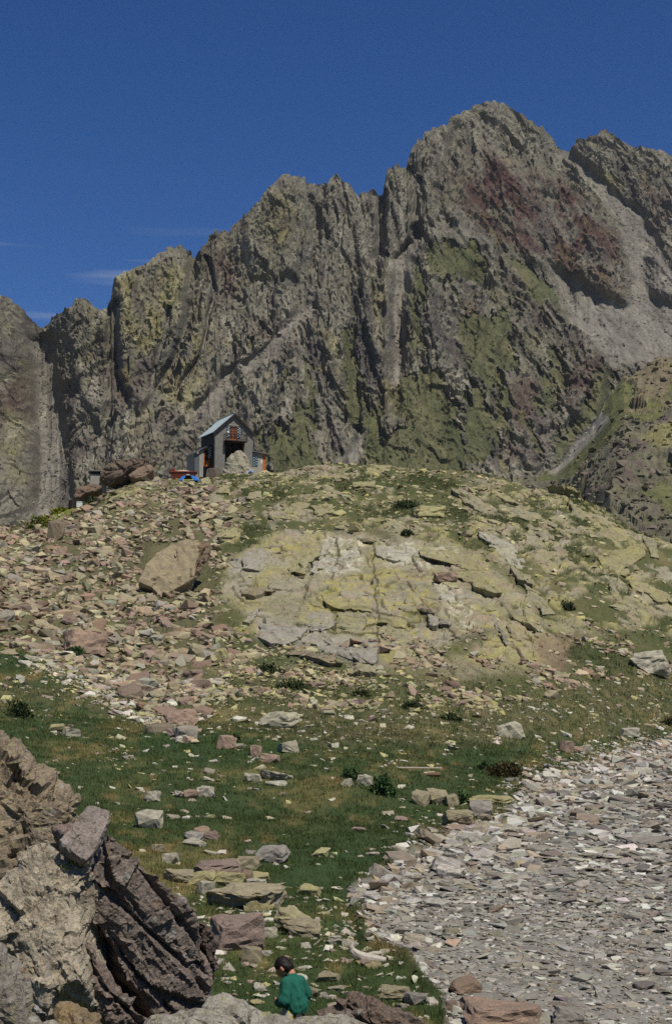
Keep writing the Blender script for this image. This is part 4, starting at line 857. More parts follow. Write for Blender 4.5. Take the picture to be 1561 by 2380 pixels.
SETS = {
 'scree': [S(screeg * (.2 + clump2), 700, .95, .3, .7, 2.2, (.35, .7), 'scree', 14, .25), S(screeg * (.35 + clump), 8500, .52, .46, .24, 1.8, (.3, .65), 'scree', 1, .25), S(knoll * lower * (1 - screeg * .6) * clump, 1900, .4, .45, .2, 1.4, (.3, .65), 'scree', 2, .2)],
 'knoll': [S(knoll * (1 - screeg) * (1 - .85 * dome) * (.25 + clump) * avoid, 2700, .42, .5, .2, 1.8, (.2, .5), 'knoll', 3, .12), S(BARE * (.3 + clump), 1700, .24, .5, .14, .8, (.3, .7), 'knoll', 4, .15), S(knoll * zone([(440, 1100), (760, 1080), (1150, 1095), (1200, 1240), (1000, 1240), (560, 1240)], 20), 900, .5, .5, .25, 2.2, (.25, .5), 'knoll', 9, .12)],
 'meadow': [S((1 - lake) * (1 - knoll) * sstep(30, 34, YY) * (.08 + clump2 ** 2 + .35 * brown), 1900, .22, .5, .09, .8, (.2, .5), 'meadow', 5, .10), S((1 - lake) * (1 - knoll) * sstep(34, 30, YY) * (.25 + clump2), 1700, .12, .5, .05, .4, (.2, .45), 'meadow', 6, .10),
            S(zone([(420, 1600), (560, 1560), (420, 1720), (240, 1640), (60, 1540), (100, 1500)], 16) * (1 - knoll * .5), 900, .34, .5, .15, 1.1, (.25, .55), 'meadow', 10, .15)],
 'lake': [S(nearlake * sstep(60, 40, YY), 11500, .135, .6, .05, .6, (.12, .34), 'lake', 7, .25, .11), S(nearlake * sstep(34, 60, YY), 9000, .23, .5, .1, .9, (.12, .34), 'lake', 8, .25, .11), S(nearlake * sstep(36, 30, YY), 6500, .085, .5, .04, .3, (.15, .4), 'lake', 12, .25, .12), S(np.exp(-(sd_poly(px, row, LAKE) / 38) ** 2) * (YY > 18), 1900, .17, .55, .07, .6, (.25, .5), 'shore', 13, .12, .2), S(shorew, 1700, .26, .5, .1, .8, (.25, .6), 'shore', 11, .3, .25)],
}
ALL = []
for key, sets in SETS.items():
    for q in sets:
        x, y, r_ = pick(q['w'], q['n'], q['seed'] + 300)
        n = q['n']; s_ = np.clip(q['med'] * np.exp(q['sig'] * r_.normal(size=n)), q['lo'], q['hi'])
        if key == 'lake': s_ = s_ * np.clip(y / 38, .6, 1.15)
        asp = r_.uniform(.55, .95, n); fl = r_.uniform(*q['flatr'], n)
        dims = np.stack([s_, s_ * asp, s_ * fl], -1)
        c = np.array([srgb(*k) for k in PALS[q['pal']]])[r_.randint(len(PALS[q['pal']]), size=n)] * r_.uniform(.78, 1.18, (n, 1)) * (1 + r_.normal(size=(n, 3)) * .03)
        ALL.append(dict(key=key, x=x, y=y, dims=dims, col=c, rz=r_.uniform(0, 6.28, n), tl=r_.normal(size=(n, 2)) * q['tilt'], var=r_.randint(len(VAR), size=n), lift=np.full(n, q['lift'])))
D = {k: np.concatenate([a[k] for a in ALL]) for k in ('x', 'y', 'dims', 'col', 'rz', 'tl', 'var', 'lift')}
keys = np.concatenate([[a['key']] * len(a['x']) for a in ALL])
nrm = gnormal(D['x'], D['y']); base = gz(D['x'], D['y'])
ppx, ppy = pixel(D['x'], D['y'], base)
# the rocks built singly keep their room
keep = np.ones(len(keys), bool)
for h_ in HERO:
    keep &= ~((ppx > h_[0] + 3) & (ppx < h_[1] - 3) & (ppy > h_[2]) & (ppy < h_[3] + 1))
keep &= ~((ppx > 330) & (ppx < 485) & (ppy > 1262) & (ppy < 1378))
hxd = np.abs(D['x'] - hx)
keep &= ~((hxd < 8.5) & (D['y'] > 205.5))
keep &= ~((ppx > 396) & (ppx < 470) & (ppy > 1070) & (ppy < 1122))
keep &= ~((np.abs(D['x'] + .58) < .5) & (np.abs(D['y'] - 17.5) < .6))
def rot_mats(idx):
    n = nrm[idx] * .75 + np.array([0, 0, .25]); n[:, :2] += D['tl'][idx]
    n /= np.linalg.norm(n, axis=1, keepdims=True)
    a = np.stack([np.cos(D['rz'][idx]), np.sin(D['rz'][idx]), np.zeros(len(idx))], -1)
    a -= n * (a * n).sum(1, keepdims=True); a /= np.linalg.norm(a, axis=1, keepdims=True)
    b = np.cross(n, a)
    return np.stack([a, b, n], -1)
pix = D['dims'][:, 0] * np.sqrt(D['dims'][:, 1] / D['dims'][:, 0]) / D['y']
seen = keep & (ppx > 5) & (ppx < 1556) & (ppy < 2372) & ~((ppx < 520) & (ppy > 1930)) & ~((ppx < 190) & (ppy > 1700))
single = np.zeros(len(keys), bool)
NAMES = {'scree': ('scree_rock', 'angular pinkish brown rock lying loose in the scree fan', 'rock', 'loose rocks of the scree fan', 70), 'knoll': ('knoll_rock', 'yellowish lichened rock lying on the grassy knoll', 'rock', 'loose rocks on the knoll', 50),
         'meadow': ('meadow_stone', 'pale loose stone lying in the meadow grass', 'stone', 'loose stones in the meadow', 60), 'lake': ('lake_bed_stone', 'flat pale grey slate lying on the dry lake bed', 'stone', 'large slates on the lake bed', 50)}
LAND = [(405, 1384, 'the huge tilted tan boulder'), (195, 1522, 'the wide pinkish scree slab'), (418, 1692, 'the scree tip boulder'), (334, 1654, 'the rusty brown scree block'), (130, 1258, 'the rounded brown boulder'), (996, 1202, 'the flat undercut yellow boulder'), (950, 1250, 'the bush above the dome'),
        (1510, 1564, 'the large pale squarish boulder'), (1320, 1422, 'the dark bush in the right slabs'), (552, 1120, 'the pale domed boulder by the hut'), (680, 1606, 'the broad juniper patch'), (958, 1652, 'the pebbly slope bush'), (1188, 1714, 'the yellow edged pale boulder'), (652, 1694, 'the broad pale slab'), (525, 1742, 'the rounded pink boulder'),
        (1000, 1874, 'the split grey boulder'), (346, 1928, 'the whitish pyramid boulder'), (470, 1960, 'the small cairn'), (636, 2006, 'the broad grey meadow slab'), (690, 2166, 'the lichen capped boulder'), (1180, 1810, 'the rounded bush by the bank'), (852, 1828, 'the squarish pale stone'), (556, 2208, 'the large pinkish grey slab'), (852, 2240, 'the driftwood stump'),
        (1396, 2322, 'the bright white lake bed stone'), (1510, 1970, 'the long lake bed ledge'), (1160, 2124, 'the dark forked branch'), (1080, 2314, 'the brown flat boulder at the margin'), (1062, 1916, 'the low rounded shore boulder'), (1322, 2386, 'the dark undercut lake bed boulder'), (1146, 1870, 'the long flat yellow shore stone'), (1322, 1750, 'the three broken reddish slabs')]
LPOS = np.array([hit(a, b)[:2] for a, b, _ in LAND])
def which(i):
    d = np.hypot((LPOS[:, 0] - D['x'][i]) * 2.5, LPOS[:, 1] - D['y'][i]); k = int(np.argmin(d))
    dx, dy = D['x'][i] - LPOS[k, 0], D['y'][i] - LPOS[k, 1]; m = abs(dx) + abs(dy)
    rel = ('beside' if abs(dx) > abs(dy) * .6 else 'uphill of' if dy > 0 else 'downhill of')
    r, g, b = D['col'][i]; br = (r + g + b) / 3
    tone = 'dark ' if br < .2 else 'pale ' if br > .36 else ''
    hue = 'grey' if r < b * 1.35 else 'reddish' if r > g * 1.32 else 'yellowish' if g > b * 1.75 else 'tan' if r > b * 1.6 else 'cream'
    s0, s1, s2 = D['dims'][i]; shp = 'flat' if s2 < s0 * .42 else 'long' if s1 < s0 * .68 else 'chunky'
    return f"{tone}{hue} {shp}", ('close ' if m < 3 else 'some way ' if m < 9 else 'well ') + rel + ' ' + LAND[k][2]
for key, (nm, lab, cat, grp, k) in NAMES.items():
    idx = np.where(seen & (keys == key))[0]; top = idx[np.argsort(-pix[idx])[:k]]; single[top] = True
    for i, R in zip(top, rot_mats(top)):
        me = rock_mesh('block' if key != 'lake' else 'slab', 1); o = link(nm, me)
        d = D['dims'][i]
        M = Matrix(R.tolist()).to_4x4(); M.translation = (float(D['x'][i]), float(D['y'][i]), float(base[i] + d[2] * (.16 if key != 'lake' else .25)))
        o.matrix_world = M @ Matrix.Diagonal((d[0] / 2, d[1] / 2, d[2] / 2, 1))
        o.color = (*[float(q) for q in np.clip(D['col'][i], 0, 1)], {'knoll': .46, 'scree': .36}.get(key, .26))
        a_, b_ = which(i); tag(o, f"{a_} {dict(scree='scree rock', knoll='knoll rock', meadow='meadow stone', lake='slate')[key]}, {b_}", cat, grp)
rest = keep & ~single
def join_rocks(name, P, size, C, lab, cat, seed):
    r_ = np.random.RandomState(seed); VV, FF, CC, off = [], [], [], 0
    n = len(P); v_ = r_.randint(len(VAR), size=n); a = r_.uniform(0, 6.28, n)
    for v in range(len(VAR)):
        idx = np.where(v_ == v)[0]
        if not len(idx): continue
        A, G = VAR[v]; s3 = size[idx][:, None, None] * np.stack([np.ones(len(idx)), r_.uniform(.6, .9, len(idx)), r_.uniform(.4, .7, len(idx))], -1)[:, None, :] / 2
        Q = A[None] * s3; c_, s_ = np.cos(a[idx])[:, None], np.sin(a[idx])[:, None]
        Q = np.stack([Q[..., 0] * c_ - Q[..., 1] * s_, Q[..., 0] * s_ + Q[..., 1] * c_, Q[..., 2] + size[idx][:, None] * .1], -1) + P[idx][:, None, :]
        VV.append(Q.reshape(-1, 3)); FF.append((G[None] + (np.arange(len(idx)) * len(A))[:, None, None] + off).reshape(-1, 3)); off += len(idx) * len(A); CC.append(np.repeat(C[idx], len(A), 0))
    tag(link(name, mesh_from(name, np.concatenate(VV), np.concatenate(FF), np.concatenate(CC), False, M_SLOPE)), lab, cat, kind='stuff')
r_ = np.random.RandomState(77)
w = np.gradient(np.ones(len(HV))) * 0 + (1 - .75 * HGR); i = r_.choice(len(HV), 3200, p=w / w.sum())
join_rocks('hillside_boulders', HV[i], np.clip(1.3 * np.exp(.5 * r_.normal(size=3200)), .6, 6), HCOL[i] * r_.uniform(.85, 1.5, (3200, 1)), 'scattered grey and tan boulders over the hillside behind the knoll', 'boulders', 1)
i = r_.choice(len(MV), 1300, p=MSC / MSC.sum())
join_rocks('mountain_scree', MV[i], np.clip(1.0 * np.exp(.5 * r_.normal(size=1300)), .5, 4), MCOL[i] * r_.uniform(.85, 1.35, (1300, 1)), 'blocks strewn down the grey scree gullies of the mountain', 'scree', 2)
for key, nm, lab, cat in (('scree', 'scree', 'fan of loose pinkish and tan rock rubble on the knoll flank', 'scree'), ('knoll', 'knoll_rubble', 'small yellowish rubble strewn over the knoll', 'rubble'), ('meadow', 'meadow_pebbles', 'small pale stones strewn through the meadow grass', 'stones'), ('lake', 'shingle', 'bed of small grey slates covering the dry lake bed', 'shingle')):
    VV, FF, CC, off = [], [], [], 0
    for v in range(len(VAR)):
        idx = np.where(rest & (keys == key) & (D['var'] == v))[0]
        if not len(idx): continue
        A, G = VAR[v]; R = rot_mats(idx)
        P = np.einsum('nij,nkj->nki', R, A[None] * (D['dims'][idx] / 2)[:, None, :])
        P[..., 0] += D['x'][idx][:, None]; P[..., 1] += D['y'][idx][:, None]; P[..., 2] += (base[idx] + D['dims'][idx, 2] * D['lift'][idx])[:, None]
        VV.append(P.reshape(-1, 3)); FF.append((G[None] + (np.arange(len(idx)) * len(A))[:, None, None] + off).reshape(-1, 3)); off += len(idx) * len(A)
        CC.append(np.repeat(D['col'][idx], len(A), 0))
    tag(link(nm, mesh_from(nm, np.concatenate(VV), np.concatenate(FF), np.concatenate(CC), False, M_STONE)), lab, cat, kind='stuff')
# ------------------------------------------------------------------ bedrock slabs of the knoll, each with its own edges, standing proud of the turf
knoll_ob = bpy.data.objects['rocky_knoll']
def hs(x, y):
    j = np.clip(np.searchsorted(YS, y) - 1, 0, NYT - 2); fy = np.clip((y - YS[j]) / (YS[j + 1] - YS[j]), 0, 1)
    i = np.clip(((x / y - SS[0]) / (SS[1] - SS[0])).astype(int), 0, NS - 2)
    return H[j, i] * (1 - fy) + H[j + 1, i] * fy
_ys = np.linspace(85, 216, 3000)
def on_slope(pxv, pyv, up):
    x, _, z = place(pxv, pyv, _ys)
    b = z <= hs(x, _ys) + up
    k = int(np.argmax(b)) if b.any() else int(np.argmin(z - hs(x, _ys)))
    return np.array([x[k], _ys[k], z[k]])
def slab(poly, up, thick, c, lich, seed, L=.32, name='slab'):
    P = np.array(poly, float); cen_ = P.mean(0)
    # a few more points along the edges, a little uneven
    r_ = np.random.RandomState(seed); Q = []
    for i in range(len(P)):
        a, b = P[i], P[(i + 1) % len(P)]; n = max(1, int(np.linalg.norm(b - a) / 9))
        for k in range(n): Q.append(a + (b - a) * k / n + r_.normal(size=2) * ((2.2, 1.3) if k else (1.2, .8)))
    Q = np.array(Q); tl = r_.uniform(-.10, .10, 2)
    tip = lambda q: up + tl[0] * (q[0] - cen_[0]) * .05 + tl[1] * (q[1] - cen_[1]) * .12
    top = np.array([on_slope(*q, tip(q)) for q in Q]); inn = np.array([on_slope(*(cen_ + (q - cen_) * .68), tip(q) + .10) for q in Q]); mid = on_slope(*cen_, up + .14)
    cen3 = top.mean(0); dn = np.array([0, .34, -.94])
    low = cen3 + (top - cen3) * .94 + dn * thick * .55; bot = cen3 + (top - cen3) * .86 + dn * thick
    bm = bmesh.new(); n = len(Q)
    rings = [[bm.verts.new(v) for v in a] for a in (inn, top, low, bot)]; mc = bm.verts.new(mid); bb = bm.verts.new(bot.mean(0))
    for i in range(n):
        j = (i + 1) % n
        bm.faces.new((mc, rings[0][i], rings[0][j])); bm.faces.new((bb, rings[3][j], rings[3][i]))
        for a, b in zip(rings[:-1], rings[1:]): bm.faces.new((a[i], b[i], b[j], a[j]))
    bmesh.ops.recalc_face_normals(bm, faces=bm.faces[:]); bmesh.ops.triangulate(bm, faces=bm.faces[:])
    for _ in range(4):
        e = [q for q in bm.edges if q.calc_length() > L]
        if not e or len(bm.faces) > 6000: break
        bmesh.ops.subdivide_edges(bm, edges=e, cuts=1); bmesh.ops.triangulate(bm, faces=[f for f in bm.faces if len(f.verts) > 3])
    bm.normal_update(); bm.verts.index_update()
    A = np.array([v.co[:] for v in bm.verts]); N = np.array([v.normal[:] for v in bm.verts]); G = np.array([[v.index for v in f.verts] for f in bm.faces]); bm.free()
    d = .10 * fbm(A[:, 0] / 2.2, A[:, 1] / 3, A[:, 2], seed=seed, oct=4) + .16 * facets(A[:, 0] / 1.6 + A[:, 2] * .3, A[:, 1] / 3.2, seed % 9) + .09 * facets(A[:, 0] / .6, A[:, 1] / 1.2 + A[:, 2], seed % 7)
    A = A + N * d[:, None]
    jj = np.clip(np.searchsorted(YS, A[:, 1]) - 1, 0, NYT - 1); ii = np.clip(((A[:, 0] / A[:, 1] - SS[0]) / (SS[1] - SS[0])).astype(int), 0, NS - 1)
    own = srgb(*c)[None] * .86 * r_.uniform(.88, 1.1) * (1 + .35 * fbm(A[:, 0] / .7, A[:, 1] / 1.2, A[:, 2], seed=seed + 5, oct=4))[:, None]
    own = paint(own, srgb(154, 146, 90), sstep(.58, .72, lich + .45 * fbm(A[:, 0] / .9, A[:, 1] / 1.5, A[:, 2] / .9, seed=seed + 9, oct=4)) * .75)
    o = link(name, mesh_from(name, A, G, own * .6 + bc[jj, ii] * .4, False, M_GROUND), knoll_ob)
    return o
def c3(pts): return [(487.8 + x * .3646, 1056.9 + y * .3646) for x, y in pts]
def c4(pts): return [(975.6 + x * .375, 813 + y * .375) for x, y in pts]
GRY, OLV, WHT, YLW, BRW = (144, 139, 127), (142, 136, 110), (172, 168, 152), (146, 139, 100), (130, 118, 98)
SLABS = [
 (c3([(375, 560), (450, 528), (640, 530), (712, 555), (700, 640), (620, 690), (600, 760), (500, 740), (480, 700), (340, 690), (330, 665)]), YLW, .56), (c3([(240, 600), (360, 570), (370, 600), (330, 690), (300, 740), (210, 720), (200, 660)]), GRY, .3), (c3([(100, 690), (190, 660), (205, 720), (170, 760), (100, 760)]), GRY, .3),
 (c3([(720, 560), (800, 550), (800, 640), (690, 640), (700, 590)]), WHT, .42), (c3([(690, 645), (800, 640), (815, 740), (700, 760), (640, 740)]), WHT, .36), (c3([(810, 555), (930, 560), (960, 620), (940, 740), (830, 740), (815, 640)]), WHT, .40),
 (c3([(1060, 590), (1300, 580), (1480, 590), (1540, 640), (1460, 700), (1300, 720), (1240, 680), (1110, 660), (1060, 640)]), WHT, .44), (c3([(960, 590), (1010, 590), (1030, 640), (1000, 700), (950, 700)]), BRW, .4),
 (c3([(760, 790), (850, 770), (960, 800), (1040, 840), (1050, 960), (1030, 1000), (900, 985), (820, 985), (730, 930), (710, 890)]), YLW, .58), (c3([(1060, 840), (1200, 880), (1290, 940), (1200, 960), (1080, 980), (1055, 920)]), OLV, .54), (c3([(1080, 1030), (1200, 1020), (1260, 1060), (1240, 1110), (1150, 1090), (1080, 1070)]), YLW, .56),
 (c3([(310, 980), (420, 900), (560, 900), (640, 960), (620, 1060), (540, 1100), (420, 1080), (330, 1060)]), OLV, .46), (c3([(640, 1000), (780, 1000), (800, 1060), (760, 1110), (640, 1120), (600, 1080)]), GRY, .46), (c3([(810, 1000), (980, 1010), (990, 1090), (960, 1160), (870, 1160), (860, 1110), (800, 1100)]), OLV, .52),
 (c3([(320, 1080), (440, 1090), (540, 1110), (620, 1110), (560, 1180), (480, 1210), (390, 1200), (310, 1160)]), GRY, .34), (c3([(560, 1200), (740, 1160), (870, 1170), (1020, 1190), (1060, 1260), (1055, 1330), (950, 1320), (800, 1270), (640, 1250)]), GRY, .28), (c3([(440, 1230), (560, 1220), (640, 1260), (800, 1290), (860, 1320), (780, 1330), (600, 1280), (430, 1260)]), BRW, .40),
 (c3([(860, 1350), (1050, 1320), (1060, 1390), (880, 1390)]), OLV, .46), (c3([(1110, 1090), (1250, 1120), (1310, 1180), (1280, 1290), (1180, 1310), (1120, 1250), (1090, 1160)]), OLV, .50), (c3([(200, 860), (330, 840), (420, 860), (300, 895), (200, 885)]), BRW, .4), (c3([(320, 730), (460, 700), (490, 730), (450, 765), (330, 760)]), YLW, .5),
 (c3([(380, 800), (560, 780), (580, 830), (480, 860), (370, 850)]), OLV, .42), (c3([(200, 1060), (300, 980), (310, 1020), (250, 1075)]), GRY, .36), (c3([(1100, 790), (1220, 790), (1300, 820), (1250, 860), (1130, 840)]), OLV, .5), (c3([(640, 780), (730, 770), (740, 800), (700, 880), (640, 900), (600, 850)]), OLV, .46),
 (c3([(1400, 830), (1500, 830), (1560, 900), (1540, 960), (1440, 900)]), WHT, .3), (c3([(1310, 930), (1400, 950), (1420, 1010), (1330, 990)]), BRW, .4), (c3([(1390, 1020), (1450, 1030), (1450, 1085), (1395, 1080)]), GRY, .3), (c3([(1460, 1050), (1530, 1050), (1530, 1085), (1460, 1085)]), GRY, .3),
 (c4([(190, 850), (330, 900), (460, 980), (480, 1040), (400, 1030), (260, 930)]), OLV, .5), (c4([(320, 1000), (400, 1060), (540, 1110), (520, 1160), (400, 1120), (340, 1060)]), OLV, .44), (c4([(350, 1120), (470, 1160), (560, 1200), (700, 1370), (640, 1380), (520, 1290), (400, 1180)]), WHT, .38), (c4([(0, 1080), (200, 1160), (210, 1190), (60, 1180), (0, 1160)]), BRW, .46),
 (c4([(0, 1210), (240, 1260), (380, 1340), (480, 1420), (520, 1490), (400, 1450), (250, 1350), (100, 1290), (0, 1270)]), YLW, .54), (c4([(440, 860), (560, 900), (640, 960), (560, 945), (460, 905)]), YLW, .54), (c4([(480, 960), (640, 990), (800, 1040), (840, 1100), (700, 1060), (520, 1015)]), OLV, .52), (c4([(640, 1450), (760, 1530), (830, 1640), (760, 1640), (660, 1540)]), OLV, .42),
 (c4([(1110, 1270), (1380, 1200), (1390, 1280), (1200, 1390), (1140, 1390)]), YLW, .55), (c4([(1380, 1130), (1440, 1150), (1480, 1290), (1430, 1280), (1390, 1200)]), OLV, .5), (c4([(1130, 1110), (1260, 1130), (1280, 1180), (1160, 1200), (1090, 1180)]), YLW, .52), (c4([(1230, 1350), (1380, 1370), (1370, 1400), (1240, 1395)]), YLW, .54),
 (c4([(1160, 1580), (1330, 1590), (1460, 1640), (1420, 1670), (1260, 1630)]), OLV, .5), (c4([(1180, 1430), (1240, 1530), (1290, 1620), (1240, 1610), (1170, 1500)]), OLV, .46), (c4([(780, 840), (900, 840), (1000, 890), (980, 920), (860, 890)]), YLW, .54), (c4([(920, 940), (1030, 1010), (1000, 1080), (950, 1060)]), OLV, .5),
 (c4([(500, 1560), (600, 1580), (700, 1700), (720, 1730), (640, 1690), (520, 1620)]), YLW, .5), (c4([(170, 1370), (330, 1360), (420, 1440), (520, 1500), (440, 1500), (300, 1440)]), YLW, .5), (c4([(380, 1550), (470, 1540), (480, 1610), (400, 1620), (350, 1590)]), OLV, .5), (c4([(810, 1210), (900, 1220), (970, 1270), (940, 1300), (820, 1260)]), BRW, .44),
 (c4([(560, 1330), (680, 1400), (700, 1450), (600, 1420)]), OLV, .48), (c4([(1300, 1440), (1400, 1440), (1500, 1500), (1420, 1520), (1310, 1480)]), YLW, .52), (c4([(1390, 1500), (1530, 1500), (1590, 1560), (1470, 1560)]), YLW, .5), (c4([(660, 1080), (780, 1120), (840, 1180), (760, 1170), (670, 1120)]), OLV, .48), (c4([(1000, 1010), (1120, 1030), (1180, 1080), (1080, 1080)]), OLV, .5),
 (c4([(250, 960), (310, 980), (360, 1060), (300, 1050)]), BRW, .44), (c4([(600, 870), (720, 890), (760, 940), (660, 920)]), YLW, .5), (c4([(860, 1120), (960, 1110), (1010, 1170), (930, 1190)]), OLV, .48), (c4([(430, 1640), (470, 1650), (560, 1830), (530, 1830)]), GRY, .36), (c4([(490, 1650), (530, 1660), (610, 1800), (580, 1810)]), BRW, .36),
 (c3([(560, 255), (690, 242), (695, 285), (570, 292)]), OLV, .46), (c3([(460, 340), (560, 300), (640, 310), (590, 370), (570, 425), (430, 402)]), YLW, .56), (c3([(640, 325), (780, 315), (800, 360), (690, 385)]), YLW, .5), (c3([(40, 468), (200, 448), (250, 478), (210, 522), (60, 527)]), YLW, .5), (c3([(230, 538), (330, 518), (300, 562), (240, 562)]), YLW, .52),
 (c3([(1120, 410), (1350, 440), (1540, 520), (1540, 562), (1300, 520), (1180, 470)]), OLV, .46), (c3([(1110, 558), (1230, 552), (1240, 577), (1120, 582)]), OLV, .5), (c3([(700, 195), (790, 205), (840, 252), (740, 262)]), OLV, .5), (c3([(60, 195), (130, 198), (122, 245), (45, 238)]), YLW, .52), (c3([(170, 185), (260, 165), (255, 212), (180, 218)]), OLV, .48), (c3([(910, 178), (1060, 165), (1052, 202), (920, 205)]), YLW, .5),
 (c3([(250, 240), (330, 235), (330, 280), (240, 280)]), OLV, .5), (c3([(1000, 80), (1150, 70), (1140, 105), (1010, 110)]), YLW, .5), (c3([(740, 130), (880, 120), (870, 150), (750, 155)]), YLW, .5), (c3([(1180, 380), (1300, 370), (1290, 400), (1190, 405)]), YLW, .5), (c3([(0, 250), (60, 255), (90, 300), (0, 310)]), OLV, .5),
]
for k, (p, c, l_) in enumerate(SLABS): slab(p, .06 + .17 * ((k * 7) % 5) / 4, 1.0, c, l_, 200 + k)
# ------------------------------------------------------------------ grass and shrubs
def blade_mat(name):
    m, n, l, b = nodes(name)
    a = n.new('ShaderNodeAttribute'); a.attribute_name = 'albedo'
    l.new(a.outputs['Color'], b.inputs['Base Color']); b.inputs['Roughness'].default_value = .8; b.inputs['Specular IOR Level'].default_value = .1
    return m
M_BLADE = blade_mat('grass_blades')
def blades(x, y, h, w, c, r_):
    n = len(x); z = gz(x, y) - .01
    a = r_.uniform(0, 6.28, n); ln = r_.uniform(.1, .7, n) * h; la = r_.uniform(0, 6.28, n)
    dx, dy = np.cos(a) * w / 2, np.sin(a) * w / 2
    P = np.stack([np.stack([x - dx, y - dy, z], -1), np.stack([x + dx, y + dy, z], -1), np.stack([x + np.cos(la) * ln, y + np.sin(la) * ln, z + h], -1)], 1)
    return P.reshape(-1, 3), np.repeat(c, 3, 0)
turf = (1 - lake) * (1 - knoll * sstep(1640, 1520, row)) * (YY < 120)
GP, GC = [], []
tuftn = fbm(XX / .5, YY / .9, seed=140, oct=3)
for lo_, hi_, n, hh, seed in ((17.3, 30, 62000, (.04, .10), 1), (28, 48, 70000, (.05, .12), 2), (44, 80, 80000, (.07, .17), 3), (75, 120, 50000, (.1, .22), 4)):
    x, y, r_ = pick(turf * sstep(lo_ - .1, lo_ + 2, YY) * sstep(hi_ + .1, hi_ - 3, YY) * (.25 + sstep(-.2, .3, tuftn)), n, seed + 500)
    i = np.clip(np.searchsorted(YS, y) - 1, 0, NYT - 1); j = np.clip(((x / y - SS[0]) / (SS[1] - SS[0])).astype(int), 0, NS - 1)
    b_ = gcol[i, j]; pal = np.array([srgb(74, 90, 46), srgb(60, 80, 42), srgb(98, 102, 56), srgb(126, 116, 70), srgb(82, 96, 50)])[r_.choice(5, n, p=[.3, .25, .2, .1, .15])]
    c = (b_ * .82 + pal * .27) * r_.uniform(.75, 1.3, (n, 1))
    P, C_ = blades(x, y, r_.uniform(*hh, n), y * .00052 * r_.uniform(.6, 1.5, n), c, r_)
    GP.append(P); GC.append(C_)
# tussocks between the rocks of the knoll
x, y, r_ = pick(knoll * (1 - bed) * (1 - screeg * .85) * sstep(.0, .3, m3 + .5 * tuftn) * (YY > 90), 36000, 520)
c = np.array([srgb(74, 80, 44), srgb(98, 96, 56), srgb(60, 70, 38)])[r_.randint(3, size=len(x))] * r_.uniform(.8, 1.25, (len(x), 1))
P, C_ = blades(x, y, r_.uniform(.12, .32, len(x)), y * .0006, c, r_); GP.append(P); GC.append(C_)
P = np.concatenate(GP); C_ = np.concatenate(GC)
tag(link('grass', mesh_from('grass', P, np.arange(len(P)).reshape(-1, 3), C_, False, M_BLADE)), 'short green and straw coloured grass of the meadow and knoll', 'grass', kind='stuff')

def shrub(name, x0, x1, yt, yb, pal, label, n=700, leaf=1.0, cat='shrub', group=None, upright=False):
    X0, Y0, Z0 = hit((x0 + x1) / 2, yb)
    w = (x1 - x0) / FOC * Y0; h = (yb - yt) / FOC * Y0
    r_ = np.random.RandomState(int(x0) + int(yt))
    root = empty(name, (X0, Y0 + w * .3, Z0 - .03), label=label, cat=cat, group=group)
    u = r_.normal(size=(n, 3)); u /= np.linalg.norm(u, axis=1)[:, None]; u[:, 2] = np.abs(u[:, 2]); rad = r_.uniform(.35, 1, n) ** .5
    lump = 1 + .5 * perlin(u[:, 0] * 2.2, u[:, 1] * 2.2, u[:, 2] * 2.2, seed=int(x0) % 20)
    p = u * (rad * lump)[:, None] * np.array([w / 2, w * .38, h * .8]); p[:, :2] += r_.normal(size=(n, 2)) * w * .07
    s_ = Y0 * .00085 * leaf * r_.uniform(.7, 1.5, n)
    d = u * .5 + r_.normal(size=(n, 3)) * .6 + np.array([0, 0, .9 if upright else .4]); d /= np.linalg.norm(d, axis=1)[:, None]
    e = np.cross(d, r_.normal(size=(n, 3))); e /= np.linalg.norm(e, axis=1)[:, None]
    T = np.stack([p - e * s_[:, None] * .5, p + e * s_[:, None] * .5, p + e * s_[:, None] * .3 + d * s_[:, None] * 1.6, p - e * s_[:, None] * .3 + d * s_[:, None] * 1.6], 1).reshape(-1, 3)
    c = np.array([srgb(*k) for k in pal])[r_.randint(len(pal), size=n)] * r_.uniform(.7, 1.3, (n, 1))
    link('foliage', mesh_from('foliage', T, np.arange(4 * n).reshape(-1, 4), np.repeat(c, 4, 0), False, M_BLADE), root)
    bm = bmesh.new()
    for k in range(6):
        a = k * 1.05; tip = Vector((math.cos(a) * w * .3, math.sin(a) * w * .22, h * .7)); s = max(.012, w * .018)
        q = [bm.verts.new((math.cos(a + t_) * s, math.sin(a + t_) * s, -.02)) for t_ in (0, 2.1, 4.2)] + [bm.verts.new(tip)]
        bm.faces.new(q[:3])
        for i_ in range(3): bm.faces.new((q[i_], q[(i_ + 1) % 3], q[3]))
    me = bpy.data.meshes.new('stem'); bm.to_mesh(me); bm.free(); me.materials.append(M_STEM)
    link('stem', me, root)
    return root
M_STEM = flat('woody_stem', srgb(78, 62, 44), .9)
DKG, MIDG = [(56, 66, 38), (70, 78, 44), (48, 58, 34)], [(64, 86, 48), (80, 100, 58), (54, 74, 42)]
shrub('juniper_bush', 1138, 1216, 1766, 1808, [(62, 58, 34), (74, 64, 38), (50, 50, 30)], 'rounded reddish brown green bush near the lake bed bank', 1500)
shrub('leafy_plant', 796, 832, 1782, 1812, MIDG, 'dark leafy plant left of the squarish pale stone', 420, 1.5, 'plant', upright=True)
shrub('leafy_plant', 864, 916, 1794, 1852, MIDG, 'tall dark leafy plant right of the squarish pale stone', 620, 1.6, 'plant', upright=True)
shrub('leafy_plant', 1060, 1092, 1838, 1870, MIDG, 'dark leafy plant beside the split boulder stones by the shore', 380, 1.5, 'plant', upright=True)
shrub('leafy_plant', 1112, 1140, 1770, 1790, MIDG, 'small leafy plant just left of the rounded bush', 300, 1.4, 'plant', upright=True)
